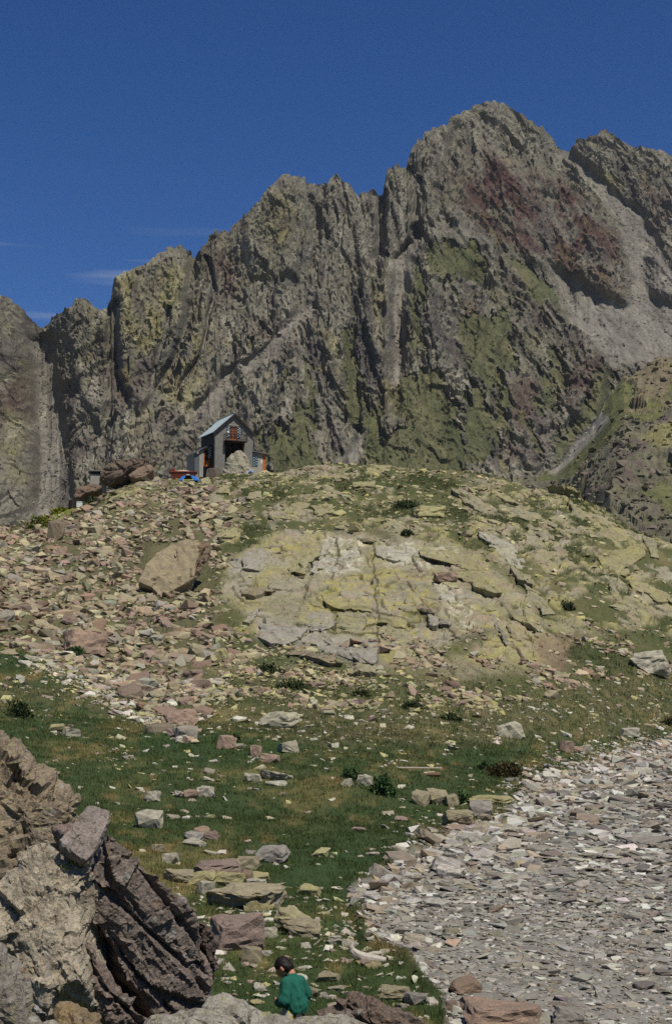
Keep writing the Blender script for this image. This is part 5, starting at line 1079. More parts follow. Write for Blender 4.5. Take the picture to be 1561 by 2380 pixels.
shrub('leafy_plant', 540, 556, 1706, 1726, DKG, 'small dark plant right of the rounded pink boulder', 200, 1.3, 'plant', upright=True)
shrub('juniper_bush', 914, 978, 1158, 1182, DKG, 'wide dark juniper mat next to the flat yellow boulder on the knoll', 800)
shrub('juniper_bush', 930, 962, 1226, 1248, DKG, 'small dark bush above the pale top slabs of the dome', 420)
shrub('juniper_bush', 820, 862, 1596, 1620, DKG, 'dark low bush below the grey foot of the dome', 420)
shrub('juniper_bush', 930, 986, 1624, 1650, DKG, 'dark bush with a pale stone in brown pebbly slope', 480)
shrub('juniper_bush', 1020, 1072, 1654, 1676, DKG, 'dark flat bush on brown grass under the knoll', 420)
shrub('juniper_bush', 640, 720, 1572, 1604, DKG, 'broad dark juniper patch among yellow stones below the dome', 700)
shrub('juniper_bush', 590, 650, 1536, 1566, DKG, 'dark juniper patch left of the broad one below the dome', 520)
shrub('juniper_bush', 1300, 1340, 1392, 1420, DKG, 'dark green bush in a hollow of the right slabs', 360)
shrub('juniper_bush', 1536, 1580, 1668, 1688, [(60, 58, 34), (50, 54, 32)], 'dark bush by the lake bed bank near creamy stones', 400)
shrub('juniper_bush', 64, 120, 1190, 1224, [(84, 92, 36), (120, 124, 40), (66, 78, 36)], 'yellow green bush on the crest left of the shelter', 600)
shrub('juniper_bush', 120, 160, 1172, 1192, [(128, 130, 40), (104, 108, 40)], 'bright yellow green bush beside the white box on the crest', 420)
shrub('juniper_bush', 196, 236, 1150, 1176, DKG, 'dark green bush under the slanting boulder on the crest', 380)
shrub('leafy_plant', 10, 70, 1622, 1668, DKG, 'dark leafy plant among rocks at the edge of the scree', 520, 1.4, 'plant', upright=True)
shrub('leafy_plant', 150, 196, 1500, 1524, MIDG, 'green leafy plant below the wide pinkish slab of the scree', 320, 1.4, 'plant', upright=True)
# ------------------------------------------------------------------ helpers for built things
def add_box(bm, x0, x1, y0, y1, z0, z1):
    v = [bm.verts.new((x, y, z)) for z in (z0, z1) for x, y in ((x0, y0), (x1, y0), (x1, y1), (x0, y1))]
    for f in ((3, 2, 1, 0), (4, 5, 6, 7), (0, 1, 5, 4), (1, 2, 6, 5), (2, 3, 7, 6), (3, 0, 4, 7)): bm.faces.new([v[i] for i in f])
def add_prism(bm, poly, y0, y1):
    """polygon in x-z pushed from y0 to y1"""
    a = [bm.verts.new((x, y0, z)) for x, z in poly]; b = [bm.verts.new((x, y1, z)) for x, z in poly]
    bm.faces.new(a); bm.faces.new(b[::-1])
    for i in range(len(poly)): j = (i + 1) % len(poly); bm.faces.new((a[j], a[i], b[i], b[j]))
def done(name, bm, mat, parent=None, bevel=0.0, smooth=False):
    bmesh.ops.recalc_face_normals(bm, faces=bm.faces[:])
    if bevel: bmesh.ops.bevel(bm, geom=bm.edges[:], offset=bevel, segments=1, affect='EDGES')
    me = bpy.data.meshes.new(name); bm.to_mesh(me); bm.free(); me.materials.append(mat)
    if smooth: me.polygons.foreach_set('use_smooth', np.ones(len(me.polygons), bool))
    return link(name, me, parent)
def boxes(name, lst, mat, parent=None, bevel=0.0):
    bm = bmesh.new()
    for b in lst: add_box(bm, *b)
    return done(name, bm, mat, parent, bevel)
def prism(name, poly, y0, y1, mat, parent=None):
    bm = bmesh.new(); add_prism(bm, poly, y0, y1); return done(name, bm, mat, parent)
def masonry(name, c1, c2):
    m, n, l, b = nodes(name)
    tc = n.new('ShaderNodeTexCoord'); mp = n.new('ShaderNodeMapping'); mp.inputs['Scale'].default_value = (2.2, 2.2, 3.6); l.new(tc.outputs['Object'], mp.inputs[0])
    vo = n.new('ShaderNodeTexVoronoi'); vo.inputs['Scale'].default_value = 1.0; l.new(mp.outputs[0], vo.inputs['Vector'])
    ve = n.new('ShaderNodeTexVoronoi'); ve.feature = 'DISTANCE_TO_EDGE'; l.new(mp.outputs[0], ve.inputs['Vector'])
    sp = n.new('ShaderNodeSeparateColor'); l.new(vo.outputs['Color'], sp.inputs[0])
    c = mixc(n, l, sp.outputs[0], c1, c2)
    e = rng(n, l, ve.outputs['Distance'], 0.0, 0.07, 0, 1)
    c = mixc(n, l, e, tuple(float(q) for q in srgb(150, 144, 130)), c)
    c = mixc(n, l, rng(n, l, noise(n, l, 1.1, 5, tc.outputs['Object']), .35, .7, 0, .4), c, tuple(float(q) for q in srgb(104, 98, 88)))
    l.new(c, b.inputs['Base Color']); bump(n, l, b, e, .5, .04)
    return m
t3 = lambda *c: tuple(float(q) for q in srgb(*c))
M_WALL = masonry('stone_masonry', t3(126, 124, 117), t3(108, 106, 101))
M_ROOF = flat('painted_sheet_metal', srgb(166, 180, 180), .55, 0, .10, 3)
M_DARKW_SHADE = flat('dark_wood_and_shade', srgb(44, 34, 30), .7, 0, .25, 5)  # dark timber, also painted shade on side wall, recess and shelter gap
M_WOOD = flat('orange_wood', srgb(168, 98, 40), .6, 0, .2, 8)
M_GLASS, gn_, gl_, gb_ = nodes('window_glass'); gb_.inputs['Base Color'].default_value = (.015, .016, .018, 1); gb_.inputs['Roughness'].default_value = .08; gb_.inputs['Specular IOR Level'].default_value = .5
M_TEAL = flat('teal_paint', srgb(36, 68, 78), .55, 0, .12, 6)
M_WHITE = flat('white_paint', srgb(206, 206, 198), .6, 0, .06, 6)
M_GREYM = flat('grey_metal', srgb(96, 98, 100), .5, .2, .12, 5)
M_CONC = flat('concrete', srgb(146, 142, 130), .9, 0, .12, 3)
def shutter(parent, x0, x1, y, z0, z1, rows=4):
    s = boxes('shutter', [(x0, x1, y - .06, y, z0, z1)], M_TEAL, parent, .008)
    bm = bmesh.new()
    w, h = x1 - x0, z1 - z0
    for r in range(rows * 2):
        for c in range(2):
            if (r + c) % 2: continue
            cx_, cz_, k = x0 + w * (.28 + .44 * c), z0 + h * (r + .7) / (rows * 2 + .4), .075
            add_prism(bm, [(cx_ + k * math.cos(a), cz_ + k * 1.1 * math.sin(a)) for a in [i * math.pi / 4 for i in range(8)]], y - .075, y - .055)
    done('white_dots', bm, M_WHITE, s)
    return s
# ------------------------------------------------------------------ the mountain hut
HY = 213.0
hx0, _, hz0 = place(543, 1078, HY)
hut = empty('mountain_hut', (float(hx0), HY, float(hz0)), math.radians(26), label='grey stone mountain hut with steep metal roof, balcony and teal shutters on the knoll crest', cat='hut')
W_, D_, EV, AP = 3.05, 6.0, 4.75, 7.5
def rl(x): return AP - (AP - EV) * abs(x) / W_
bm = bmesh.new()
add_prism(bm, [(-W_, -2.5), (-1.42, -2.5), (-1.42, 3.3), (-W_, 3.3)], 0, .45); add_prism(bm, [(1.6, -2.5), (W_, -2.5), (W_, 3.3), (1.6, 3.3)], 0, .45)
add_prism(bm, [(-W_, 3.3), (-.66, 3.3), (-.66, rl(-.66)), (-W_, EV)], 0, .45); add_prism(bm, [(.52, 3.3), (W_, 3.3), (W_, EV), (.52, rl(.52))], 0, .45)
add_prism(bm, [(-.66, 5.72), (.52, 5.72), (.52, rl(.52)), (0, AP), (-.66, rl(-.66))], 0, .45); add_prism(bm, [(-.66, 3.3), (.52, 3.3), (.52, 3.5), (-.66, 3.5)], 0, .45)
done('front_wall', bm, M_WALL, hut)
boxes('side_wall', [(-W_, -W_ + .45, .451, D_ - .451, -2.5, EV)], M_DARKW_SHADE, hut)['label'] = 'boarded side wall, shade put into its dark colour'  # dark tone carries the shade of this wall in its colour
boxes('side_wall', [(W_ - .45, W_, .451, D_ - .451, -2.5, EV)], M_WALL, hut)
bm = bmesh.new(); add_prism(bm, [(-W_, -2.5), (W_, -2.5), (W_, EV), (0, AP), (-W_, EV)], D_ - .45, D_); done('back_wall', bm, M_WALL, hut)
boxes('recess_back', [(-W_ + .451, W_ - .451, 2.2, 2.4, -2.5, 3.28)], M_DARKW_SHADE, hut)  # coloured dark to stand in for the shadow under the balcony
boxes('upper_floor', [(-W_ + .451, W_ - .451, .451, D_ - .46, 3.3, 3.45)], M_DARKW_SHADE, hut)
s_ = (AP - EV) / W_
for sg in (-1, 1):
    ox = W_ + .42
    p = [(0, AP + .22), (sg * ox, AP + .22 - s_ * ox), (sg * ox, AP + .10 - s_ * ox), (0, AP + .10)]
    r = prism('roof_slope', p, -.42, D_ + .4, M_ROOF, hut)
    bm = bmesh.new()
    for k in range(1, 12):
        yk = -.42 + k * (D_ + .82) / 12
        add_prism(bm, [(0, AP + .26), (sg * ox, AP + .26 - s_ * ox), (sg * ox, AP + .215 - s_ * ox), (0, AP + .215)], yk - .02, yk + .02)
    done('seam', bm, M_ROOF, r)
    v = [(0, AP + .23), (sg * (ox + .01), AP + .23 - s_ * (ox + .01)), (sg * (ox + .01), AP - .12 - s_ * (ox + .01)), (0, AP - .12)]
    prism('verge_board', v, -.47, -.425, M_DARKW_SHADE, hut)
boxes('ridge_cap', [(-.10, .10, -.44, D_ + .42, AP + .225, AP + .29)], M_ROOF, hut)
prism('rafter_tie', [(-.9, 6.0), (.78, 6.0), (.78, 5.86), (-.9, 5.86)], -.05, -.002, M_CONC, hut)
# balcony
bal = boxes('balcony', [(-1.62, 1.78, -1.15, -.002, 3.28, 3.42)], M_DARKW_SHADE, hut)
rail = [(-1.62, 1.78, -1.14, -1.08, 4.36, 4.44), (-1.62, 1.78, -1.13, -1.09, 3.62, 3.68), (-1.62, -1.56, -1.14, -.01, 4.36, 4.44), (1.72, 1.78, -1.14, -.01, 4.36, 4.44)]
rail += [(x, x + .035, -1.125, -1.095, 3.42, 4.36) for x in np.linspace(-1.6, 1.72, 22)] + [(x, x + .07, -1.14, -1.07, 3.42, 4.5) for x in (-1.62, .05, 1.71)]
rail += [(xx, xx + .03, y, y + .03, 3.42, 4.36) for xx in (-1.605, 1.745) for y in (-.85, -.6, -.35)]
boxes('railing', rail, M_DARKW_SHADE, bal)
for sx_ in (-1.45, 1.62): prism('bracket', [(sx_ - .06, 3.27), (sx_ + .06, 3.27), (sx_ + .06, 2.6), (sx_ - .06, 2.6)], -.18, -.01, M_DARKW_SHADE, bal)
dr = boxes('balcony_door', [(-.66, -.56, .12, .22, 3.5, 5.72), (.42, .52, .12, .22, 3.5, 5.72), (-.56, .42, .12, .22, 5.62, 5.72), (-.56, .42, .12, .22, 3.5, 3.9), (-.11, -.03, .11, .21, 3.9, 5.62)], M_WOOD, hut)
boxes('glazing_bar', [(-.55, .41, .13, .19, z, z + .05) for z in (4.3, 4.72, 5.16)] + [(x, x + .04, .135, .185, 3.9, 5.62) for x in (-.34, .17)], M_WOOD, dr)
boxes('pane', [(-.56, .42, .15, .17, 3.9, 5.62)], M_GLASS, dr)
shutter(hut, -1.22, -.68, -.003, 3.98, 5.62); shutter(hut, .54, 1.08, -.003, 3.98, 5.62)
boxes('wall_bracket', [(1.32, 1.42, -.16, -.003, 4.9, 5.5), (1.28, 1.46, -.2, -.12, 5.1, 5.2)], M_GREYM, hut)
# left lean-to
LT = empty('lean_to', (0, 0, 0)); LT.parent = hut; LT['label'] = 'low lean-to with orange glazed door'
yl_, xl_ = 2.2, -W_ - 2.4
bm = bmesh.new(); add_prism(bm, [(xl_ + .75, -2), (-W_ - 1.0, -2), (-W_ - 1.0, 2.42), (xl_ + .75, 1.92)], yl_, yl_ + .3); add_prism(bm, [(xl_, -2), (xl_ + .3, -2), (xl_ + .3, 1.66), (xl_, 1.56)], yl_ + .31, yl_ + 3.5)
add_prism(bm, [(-W_ - 1.0, 2.5), (-W_ - .003, 2.5), (-W_ - .003, 2.86), (-W_ - 1.0, 2.44)], yl_, yl_ + .3); done('wall', bm, M_CONC, LT)
boxes('panel', [(xl_ + .02, xl_ + .74, yl_ + .06, yl_ + .14, -1.5, 1.5)], M_GREYM, LT)
prism('roof', [(xl_ - .25, 1.62), (-W_ - .003, 3.02), (-W_ - .003, 2.9), (-W_ - .3, 2.78), (xl_ - .25, 1.5)], yl_ - .45, yl_ + 3.9, M_GREYM, LT)
d_ = boxes('door', [(-W_ - .99, -W_ - .78, yl_ + .08, yl_ + .2, -.3, 2.45), (-W_ - .22, -W_ - .01, yl_ + .08, yl_ + .2, -.3, 2.45), (-W_ - .78, -W_ - .22, yl_ + .08, yl_ + .2, 2.3, 2.45), (-W_ - .78, -W_ - .22, yl_ + .08, yl_ + .2, 1.2, 1.3), (-W_ - .78, -W_ - .22, yl_ + .08, yl_ + .2, -.3, .55)], M_WOOD, LT)
boxes('pane', [(-W_ - .78, -W_ - .22, yl_ + .12, yl_ + .15, .55, 2.3)], M_GLASS, d_)
o = shutter(LT, -.3, .3, 0, .9, 2.6); o.location = (-W_ - .1, 1.75, 0); o.rotation_euler = (0, 0, math.radians(-60))
# right annex
RA = empty('annex', (0, 0, 0)); RA.parent = hut; RA['label'] = 'low flat roofed annex with teal shutter and orange door'
bm = bmesh.new(); add_box(bm, W_ + .003, W_ + 2.1, .9, 1.2, -2.5, 2.0); add_box(bm, W_ + 2.1, W_ + 2.62, .9, 1.2, 1.9, 2.0); add_box(bm, W_ + .01, W_ + 2.62, 1.21, 4.4, -2.5, 1.98); done('wall', bm, M_CONC, RA)
prism('roof', [(W_ + .003, 2.34), (W_ + 2.75, 2.02), (W_ + 2.75, 1.9), (W_ + .003, 2.18)], .45, 4.8, M_GREYM, RA)
prism('stove_hood', [(W_ + .75, 2.3), (W_ + 1.4, 2.22), (W_ + 1.3, 2.42), (W_ + .85, 2.45)], .6, 1.2, M_DARKW_SHADE, RA)
shutter(RA, W_ + .42, W_ + 1.25, .89, .0, 1.62, 4)
d_ = boxes('door', [(W_ + 2.11, W_ + 2.61, .93, 1.02, -1, 1.89)], M_WOOD, RA); boxes('handle', [(W_ + 2.5, W_ + 2.56, .88, .93, .6, .72)], M_GREYM, d_)
boxes('notice', [(W_ + 1.78, W_ + 2.0, .87, .9, .5, 1.1)], M_WHITE, RA)
# ------------------------------------------------------------------ things about the hut
def heap_mesh(rx, ry, h, n=18, seed=0, sq=2.0):
    u = np.linspace(-1, 1, n); U, Vv = np.meshgrid(u, u)
    r = np.clip((np.abs(U) ** sq + np.abs(Vv) ** sq) ** (1 / sq), 0, 1)
    z = h * (1 - r) ** .9 * (1 + .3 * fbm(U * 2, Vv * 2, seed=seed)) + .03 * fbm(U * 7, Vv * 7, seed=seed + 2)
    return np.stack([U * rx, Vv * ry, z * (r < 1)], -1).reshape(-1, 3), grid_faces(n, n)
M_RUST = flat('rusty_sheet', srgb(128, 62, 42), .85, 0, .3, 4); M_SAND = flat('sand', srgb(176, 152, 124), .95, 0, .15, 6); M_RED = flat('red_plastic', srgb(150, 36, 32), .5, 0, .08)
kx, Yk, kg = hit(424, 1101); Yk += .9; kg = float(gz(kx, Yk)) + .1; kz = kg + .1
skip = empty('mortar_trough', (kx, Yk, kg - .1), math.radians(4), label='rust brown tapered trough heaped with pinkish sand beside the hut', cat='trough')
top = 1.15
bm = bmesh.new()
rg = [[bm.verts.new((x * sx_, y * sy, z)) for x, y in ((-1, -1), (1, -1), (1, 1), (-1, 1))] for sx_, sy, z in ((1.15, .6, 0.0), (1.95, .95, top), (1.86, .88, top), (1.1, .56, .08))]
for a, b in zip(rg[:-1], rg[1:]):
    for i in range(4): bm.faces.new((a[i], a[(i + 1) % 4], b[(i + 1) % 4], b[i]))
bm.faces.new(rg[0][::-1]); bm.faces.new(rg[-1]); done('tub', bm, M_RUST, skip, 0)
boxes('rim', [(-1.98, 1.98, -.99, -.93, top - .09, top + .02), (-1.98, 1.98, .93, .99, top - .09, top + .02), (-2.0, -1.94, -.92, .92, top - .09, top + .02), (1.94, 2.0, -.92, .92, top - .09, top + .02)], M_RUST, skip)
A, G = heap_mesh(1.85, .87, .42, 20, 3, 3); A[:, 0] += 0; A[:, 2] += top - .06
link('sand_heap', mesh_from('sand_heap', A, G, None, True, M_SAND), skip)
bm = bmesh.new(); bmesh.ops.create_cone(bm, cap_ends=True, segments=14, radius1=.15, radius2=.2, depth=.36)
o = done('bucket', bm, M_RED); o.location = (kx - 1.32, Yk - .1, kg - .1 + top + .30); tag(o, 'small red bucket standing on the sand heap', 'bucket')
# blue tent
M_BLUE = flat('blue_nylon', srgb(70, 132, 206), .55, 0, .12, 4); M_YEL = flat('yellow_strip', srgb(206, 204, 96), .6); M_INNER = flat('tent_shade', srgb(52, 52, 70), .9)
ty = Yk - 3.6; tx = float(place(440, 1100, ty)[0])
tent = empty('tent', (tx, ty + 1.0, float(max(gz(tx - 1, ty), gz(tx + 1, ty), gz(tx, ty + .6)))), math.radians(-6), label='small blue tent with open front and yellow door sill below the trough', cat='tent')
bm = bmesh.new(); n1_, n2_ = 24, 12; gr_ = []
for i in range(n1_ + 1):
    a = math.pi * i / n1_; rw = []
    for j in range(n2_ + 1):
        y = -1 + 2 * j / n2_; k = (1 - abs(y) ** 2.6 * .45) if y > 0 else 1 - abs(y) ** 2 * .12
        sag = 1 - .07 * abs(math.sin(3 * a)) * (1 - abs(y))
        rw.append(bm.verts.new((-math.cos(a) * 1.42 * k * sag, y * 1.2, max(0, math.sin(a)) ** .8 * 1.02 * k * sag)))
    gr_.append(rw)
for i in range(n1_):
    for j in range(n2_): bm.faces.new((gr_[i][j], gr_[i + 1][j], gr_[i + 1][j + 1], gr_[i][j + 1]))
done('canopy', bm, M_BLUE, tent, smooth=True)
bm = bmesh.new()
arc = lambda r, h: [(-math.cos(math.pi * i / 12) * r, math.sin(math.pi * i / 12) ** .8 * h) for i in range(13)]
bm.free()
for sgn in (-1, 1): prism('door_flap', [(sgn * .72, 0), (sgn * 1.25, 0), (sgn * 1.2, .3), (sgn * .9, .72), (sgn * .35, .92), (sgn * .5, .45)], -1.2, -1.17, M_BLUE, tent)
prism('inside_shade', arc(1.0, .72), -.6, -.57, M_INNER, tent)  # dark sheet painting the shade inside the open tent
tent.scale = (1.0, 1.0, .82)
boxes('door_sill', [(-.75, .72, -1.26, -1.2, .0, .14)], M_YEL, tent)
prism('vent_cover', [(-.3, .9), (.2, .92), (.1, 1.07), (-.2, 1.06)], -1.25, -.6, M_WHITE, tent)
bm = bmesh.new(); bmesh.ops.create_icosphere(bm, subdivisions=3, radius=.3)
for v in bm.verts: v.co *= 1 + .18 * math.sin(v.co.x * 17 + v.co.z * 9); v.co.z *= .7
bx_, by_, bz_ = hit(583, 1094); o = done('bag', bm, M_BLUE, smooth=True); o.location = (bx_, by_, bz_ + .15); tag(o, 'small blue bag dropped on the ground in front of the annex', 'bag')
bm = bmesh.new(); bmesh.ops.create_icosphere(bm, subdivisions=2, radius=.17)
for v in bm.verts: v.co *= 1 + .2 * math.sin(v.co.y * 23 + v.co.z * 19)
q_ = hut.matrix_basis @ Vector((-1.4, -1.1, 4.56)); o = done('bundle', bm, M_WHITE, smooth=True); o.location = q_; tag(o, 'small white bundle on the balcony railing corner', 'bundle')
# shelter by the crest boulder
sx0, _, sz0 = place(222, 1124, 201)
sh = empty('stone_shelter', (float(sx0), 201, float(sz0)), .2, label='small pale walled stone shelter tucked behind the dark crest boulder', cat='shelter')
boxes('wall', [(-.7, 1.6, -.2, .1, -1.5, 1.35), (-.7, -.4, .11, 2.2, -1.5, 1.35), (1.3, 1.6, .11, 2.2, -1.5, 1.35)], M_CONC, sh)
boxes('gap_shade', [(-.62, 1.52, -.1, .06, 1.36, 1.72)], M_DARKW_SHADE, sh); boxes('roof', [(-.95, 1.9, -.55, 2.4, 1.73, 1.9)], M_WALL, sh)  # dark strip standing in for the shaded gap below the roof
dx_, dy_, dz_ = hit(168, 1174)
bm = bmesh.new(); bmesh.ops.create_cone(bm, cap_ends=True, segments=18, radius1=.5, radius2=.5, depth=1.1)
o = done('drum', bm, M_DARKW_SHADE, None, .03); o.location = (dx_, dy_ + .3, dz_ + .5); tag(o, 'dark drum standing on the crest next to a white box', 'drum')
dx_, dy_, dz_ = hit(182, 1172); wb = boxes('box', [(-.5, .5, -.35, .35, 0, .72)], M_WHITE, None, .03); wb.location = (dx_, dy_ + .3, dz_ - .02); tag(wb, 'white box standing next to a dark drum on the crest', 'box')
boxes('lid', [(-.53, .53, -.38, .38, .721, .79)], M_WHITE, wb, .015)
# wood washed up in the meadow
M_DRIFT = flat('bleached_wood', srgb(170, 162, 146), .85, 0, .2, 12); M_OLDW = flat('old_brown_wood', srgb(110, 88, 66), .85, 0, .25, 10)
def stick(name, pts, mat, parent=None, seg=10):
    bm = bmesh.new(); rings = []
    for i, (p, r) in enumerate(pts):
        p = Vector(p); d = (Vector(pts[min(i + 1, len(pts) - 1)][0]) - Vector(pts[max(i - 1, 0)][0])).normalized()
        a = d.orthogonal().normalized(); b = d.cross(a)
        rings.append([bm.verts.new(p + (a * math.cos(t_) + b * math.sin(t_)) * r * random.uniform(.85, 1.12)) for t_ in [6.283 * k / seg for k in range(seg)]])
    for u, v in zip(rings[:-1], rings[1:]):
        for k in range(seg): bm.faces.new((u[k], u[(k + 1) % seg], v[(k + 1) % seg], v[k]))
    bm.faces.new(rings[0][::-1]); bm.faces.new(rings[-1])
    return done(name, bm, mat, parent)
lx, ly, lz = hit(852, 2238)
lg = empty('driftwood', (lx, ly, lz), 0, label='bleached forked driftwood stump lying where grass meets lake bed', cat='driftwood')
stick('trunk', [((-.26, 0, .20), .05), ((-.18, 0, .13), .075), ((-.06, -.02, .075), .085), ((.12, -.03, .05), .07), ((.32, -.04, .03), .045)], M_DRIFT, lg)
stick('fork', [((-.22, 0, .15), .05), ((-.25, .0, .24), .04), ((-.235, .01, .31), .018)], M_DRIFT, lg)
stick('branch', [((.0, .02, .09), .05), ((.12, .06, .12), .045), ((.24, .1, .12), .035)], M_DRIFT, lg)
lx, ly, lz = hit(980, 1800)
pl = boxes('plank', [(-.95, .95, -.06, .06, 0, .05)], M_DRIFT, None, .008); pl.location = (lx - .05, ly + .4, float(gz(lx - .05, ly + .4)) + .20); pl.rotation_euler = (0, .015, .1); tag(pl, 'long thin bleached plank lying across stones in the meadow', 'plank')
lx, ly, lz = hit(1000, 1806)
lg = stick('log', [((-.42, 0, .1), .05), ((-.1, .02, .13), .10), ((.25, 0, .14), .12), ((.4, .02, .13), .1)], M_OLDW); lg.location = (lx, ly, lz - .02); tag(lg, 'short split brown log beside the bleached plank', 'log')
lx, ly, lz = hit(1158, 2122)
lg = stick('branch', [((-.16, 0, .02), .02), ((0, 0, .06), .03), ((.14, 0, .17), .012)], M_OLDW); lg.location = (lx, ly, lz); tag(lg, 'dark forked branch lying on the lake bed slates', 'branch')

# ------------------------------------------------------------------ the child
def limb(p0, r0, p1, r1, seg=14, cap=4, flat_=None):
    p0, p1 = Vector(p0), Vector(p1); d = (p1 - p0); L_ = d.length; d = d.normalized() if L_ > 1e-6 else Vector((0, 0, 1))
    a = d.orthogonal().normalized(); b = d.cross(a); prof_ = []
    for i in range(cap + 1): t_ = math.pi / 2 * (1 - i / cap); prof_.append((-math.sin(t_) * r0, math.cos(t_) * r0))
    for i in range(cap + 1): t_ = math.pi / 2 * i / cap; prof_.append((L_ + math.sin(t_) * r1, math.cos(t_) * r1))
    return p0, d, a, b, prof_, seg
def add_limb(bm, *args, mat4=None, **k):
    p0, d, a, b, prof_, seg = limb(*args, **k); rings = []
    for h_, r in prof_:
        rings.append([bm.verts.new(p0 + d * h_ + (a * math.cos(t_) + b * math.sin(t_)) * max(r, 1e-4)) for t_ in [6.2832 * q / seg for q in range(seg)]])
    for u, v in zip(rings[:-1], rings[1:]):
        for q in range(seg): bm.faces.new((u[q], u[(q + 1) % seg], v[(q + 1) % seg], v[q]))
    bm.faces.new(rings[0][::-1]); bm.faces.new(rings[-1])
    if mat4 is not None:
        for r in rings:
            for v in r: v.co = mat4 @ v.co
def add_ball(bm, c, s, mat4=None):
    g = bmesh.ops.create_uvsphere(bm, u_segments=20, v_segments=14, radius=1)['verts']
    for v in g:
        v.co = Vector((v.co.x * s[0] + c[0], v.co.y * s[1] + c[1], v.co.z * s[2] + c[2]))
        if mat4 is not None: v.co = mat4 @ v.co
def fused(name, bm, mat, parent, vox, fold=0.0, post=None, it=3):
    bmesh.ops.recalc_face_normals(bm, faces=bm.faces[:])
    me = bpy.data.meshes.new(name); bm.to_mesh(me); bm.free()
    o = bpy.data.objects.new(name, me); COL.objects.link(o)
    r = o.modifiers.new('r', 'REMESH'); r.mode = 'VOXEL'; r.voxel_size = vox
    s = o.modifiers.new('s', 'SMOOTH'); s.factor = .5; s.iterations = it
    bpy.context.view_layer.update()
    nm = bpy.data.meshes.new_from_object(o.evaluated_get(bpy.context.evaluated_depsgraph_get()))
    bpy.data.objects.remove(o); nm.name = name; nm.materials.clear(); nm.materials.append(mat)
    A = np.empty(len(nm.vertices) * 3, np.float32); nm.vertices.foreach_get('co', A); A = A.reshape(-1, 3)
    if fold:
        N = np.empty(len(A) * 3, np.float32); nm.vertices.foreach_get('normal', N); N = N.reshape(-1, 3)
        A = A + N * (fold * (fbm(A[:, 0] * 9, A[:, 1] * 9, A[:, 2] * 5, seed=3, oct=3) + .6 * ridged(A[:, 0] * 7 + A[:, 2] * 3, A[:, 1] * 7, A[:, 2] * 3, seed=5, oct=2)))[:, None]
    if post is not None: A = post(A)
    nm.vertices.foreach_set('co', np.ascontiguousarray(A, np.float32).ravel()); nm.polygons.foreach_set('use_smooth', np.ones(len(nm.polygons), bool)); nm.update()
    return link(name, nm, parent)
M_SKIN = flat('skin', srgb(186, 128, 98), .6, 0, .06, 8); M_HAIR = flat('dark_hair', srgb(26, 17, 15), .6, 0, .35, 30); M_KNIT = flat('green_sweatshirt', srgb(28, 88, 72), .9, 0, .10, 18); M_SHOE = flat('shoe', srgb(70, 62, 56), .8)
def print_mat():
    m, n, l, b = nodes('printed_cotton'); tc = n.new('ShaderNodeTexCoord')
    v = n.new('ShaderNodeTexVoronoi'); v.inputs['Scale'].default_value = 26; l.new(tc.outputs['Object'], v.inputs['Vector'])
    sp = n.new('ShaderNodeSeparateColor'); l.new(v.outputs['Color'], sp.inputs[0])
    r = n.new('ShaderNodeValToRGB'); r.color_ramp.interpolation = 'CONSTANT'; l.new(sp.outputs[0], r.inputs[0])
    r.color_ramp.elements[0].color = (*t3(178, 172, 158), 1); r.color_ramp.elements[1].position = .8; r.color_ramp.elements[1].color = (*t3(60, 40, 46), 1)
    for p, c in ((.45, t3(176, 160, 84)), (.6, t3(150, 160, 160))): e = r.color_ramp.elements.new(p); e.color = (*c, 1)
    l.new(r.outputs[0], b.inputs['Base Color']); return m
bxp, byp = (684 - PW / 2) / FOC * 17.5, 17.5
kid = empty('person', (bxp, byp, float(gz(bxp, byp))), math.radians(50), label='child in dark green sweatshirt and patterned shorts seen from behind, head bowed', cat='person')
kid.scale = (1.04, 1.04, 1.055)
Mh = Matrix.Translation((0, .045, 1.06)) @ Matrix.Rotation(math.radians(22), 4, 'Z') @ Matrix.Rotation(math.radians(-34), 4, 'X')   # head turned left and bowed
bm = bmesh.new()
add_ball(bm, (0, .025, .125), (.073, .092, .102), Mh); add_ball(bm, (0, .055, .075), (.052, .06, .065), Mh)
add_limb(bm, (0, .112, .125), .011, (0, .124, .098), .014, mat4=Mh); add_limb(bm, (-.02, .108, .062), .009, (.02, .108, .062), .009, mat4=Mh)
for sg in (-1, 1): add_ball(bm, (sg * .077, .012, .11), (.012, .024, .032), Mh)
add_limb(bm, (0, 0, .98), .052, (0, .035, 1.10), .048)
add_limb(bm, (0, 0, .70), .09, (0, .005, .95), .082); add_limb(bm, (-.06, 0, .66), .088, (.06, 0, .66), .088)
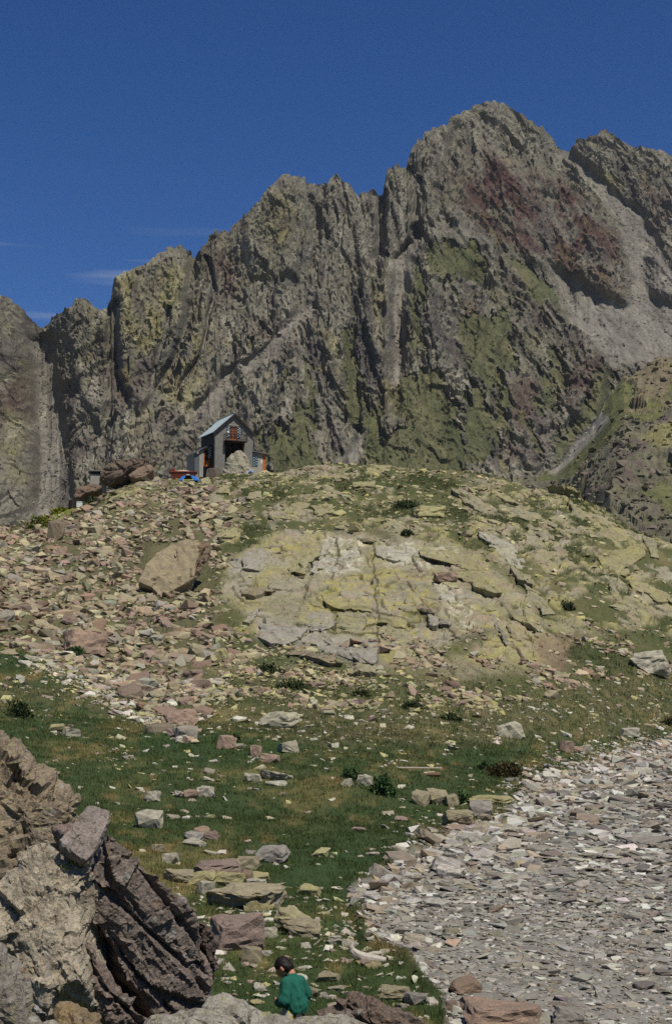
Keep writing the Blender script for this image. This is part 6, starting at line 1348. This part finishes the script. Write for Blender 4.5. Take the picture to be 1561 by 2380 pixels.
for sg in (-1, 1):
    fw = .05 if sg < 0 else -.04
    add_limb(bm, (sg * .07, 0, .64), .078, (sg * .078, .03 + fw, .36), .052); add_limb(bm, (sg * .078, .03 + fw, .36), .052, (sg * .08, -.01 + fw, .08), .034)
    add_limb(bm, (sg * .08, -.03 + fw, .05), .034, (sg * .085, .11 + fw, .035), .03)
    add_limb(bm, (sg * .12, 0, .985), .05, (sg * .19, -.035, .82), .038); add_limb(bm, (sg * .19, -.035, .82), .038, (sg * .10, .14, .76), .027)
    add_limb(bm, (sg * .10, .14, .76), .026, (sg * .065, .20, .75), .028)
    for f, (dx, dz, L_) in enumerate(((.012, .024, .055), (.004, .010, .062), (-.002, -.006, .058), (-.008, -.022, .046))):
        b0 = Vector((sg * (.055 + dx), .215, .75 + dz)); k1 = b0 + Vector((-sg * .012, L_ * .55, -.006)); add_limb(bm, b0, .0095, k1, .009, seg=8, cap=2); add_limb(bm, k1, .009, k1 + Vector((-sg * L_ * .45, L_ * .15, -.008)), .008, seg=8, cap=2)
    add_limb(bm, (sg * .085, .185, .775), .011, (sg * .06, .215, .80), .010, seg=8, cap=2); add_limb(bm, (sg * .06, .215, .80), .010, (sg * .04, .235, .80), .009, seg=8, cap=2)
fused('body', bm, M_SKIN, kid, .0075, it=2)
bm = bmesh.new()
add_ball(bm, (0, .012, .142), (.079, .095, .097), Mh); add_ball(bm, (0, -.03, .095), (.074, .06, .07), Mh)
add_limb(bm, (-.04, .062, .178), .026, (.04, .062, .178), .026, mat4=Mh)
for sg in (-1, 1): add_ball(bm, (sg * .062, .0, .125), (.018, .045, .05), Mh)
def spiky(A): return A + (np.random.RandomState(2).normal(size=A.shape) * .0022).astype(np.float32)
fused('hair', bm, M_HAIR, kid, .008, .008, spiky)
bm = bmesh.new()
add_limb(bm, (-.05, -.005, .985), .078, (.05, -.005, .985), .078); add_limb(bm, (0, 0, .93), .118, (0, -.012, .80), .135); add_limb(bm, (0, -.012, .80), .135, (.01, -.03, .745), .15); add_limb(bm, (0, .01, 1.02), .066, (0, .025, 1.055), .058)
for sg in (-1, 1):
    add_limb(bm, (sg * .105, -.005, .99), .064, (sg * .185, -.035, .835), .062); add_limb(bm, (sg * .185, -.035, .83), .062, (sg * .165, .02, .79), .056); add_limb(bm, (sg * .165, .02, .79), .056, (sg * .105, .125, .765), .042)
def flare(A):
    A = A.copy(); m = (np.abs(A[:, 0]) < .155) & (A[:, 2] < .8); A[:, 2] = np.where(m & (A[:, 2] < .685), .685 + (A[:, 2] - .685) * .12, A[:, 2]); return A
fused('sweatshirt', bm, M_KNIT, kid, .0085, .028, flare)
bm = bmesh.new(); add_limb(bm, (-.055, -.005, .66), .105, (.055, -.005, .66), .105)
for sg in (-1, 1): fw = .04 if sg < 0 else -.03; add_limb(bm, (sg * .07, -.005, .62), .098, (sg * .085, .02 + fw, .45), .092)
fused('shorts', bm, print_mat(), kid, .010, .008)
for sg in (-1, 1):
    fw = .05 if sg < 0 else -.04; bm = bmesh.new(); add_limb(bm, (sg * .08, -.035 + fw, .05), .044, (sg * .085, .12 + fw, .038), .038); add_limb(bm, (sg * .08, -.02 + fw, .06), .043, (sg * .08, -.015 + fw, .13), .042)
    fused('shoe', bm, M_SHOE, kid, .010)
    bm = bmesh.new(); add_ball(bm, (sg * .031, .104, .125), (.014, .012, .011), Mh); done('eye', bm, M_WHITE, kid, 0, True)
# ------------------------------------------------------------------ the air
bm = bmesh.new(); add_box(bm, -3100, 3100, -700, 3100, -80, 620)
hm = bpy.data.materials.new('thin_haze'); hm.use_nodes = True; hn = hm.node_tree.nodes; hn.clear()
ho = hn.new('ShaderNodeOutputMaterial'); hv = hn.new('ShaderNodeVolumePrincipled'); hv.inputs['Color'].default_value = (.86, .92, 1, 1); hv.inputs['Density'].default_value = 0.00004; hv.inputs['Anisotropy'].default_value = .2
hm.node_tree.links.new(hv.outputs[0], ho.inputs['Volume'])
tag(done('haze', bm, hm), 'thin bluish haze over the valley', 'haze', kind='stuff')
# ------------------------------------------------------------------ end of scene
bpy.context.view_layer.update()
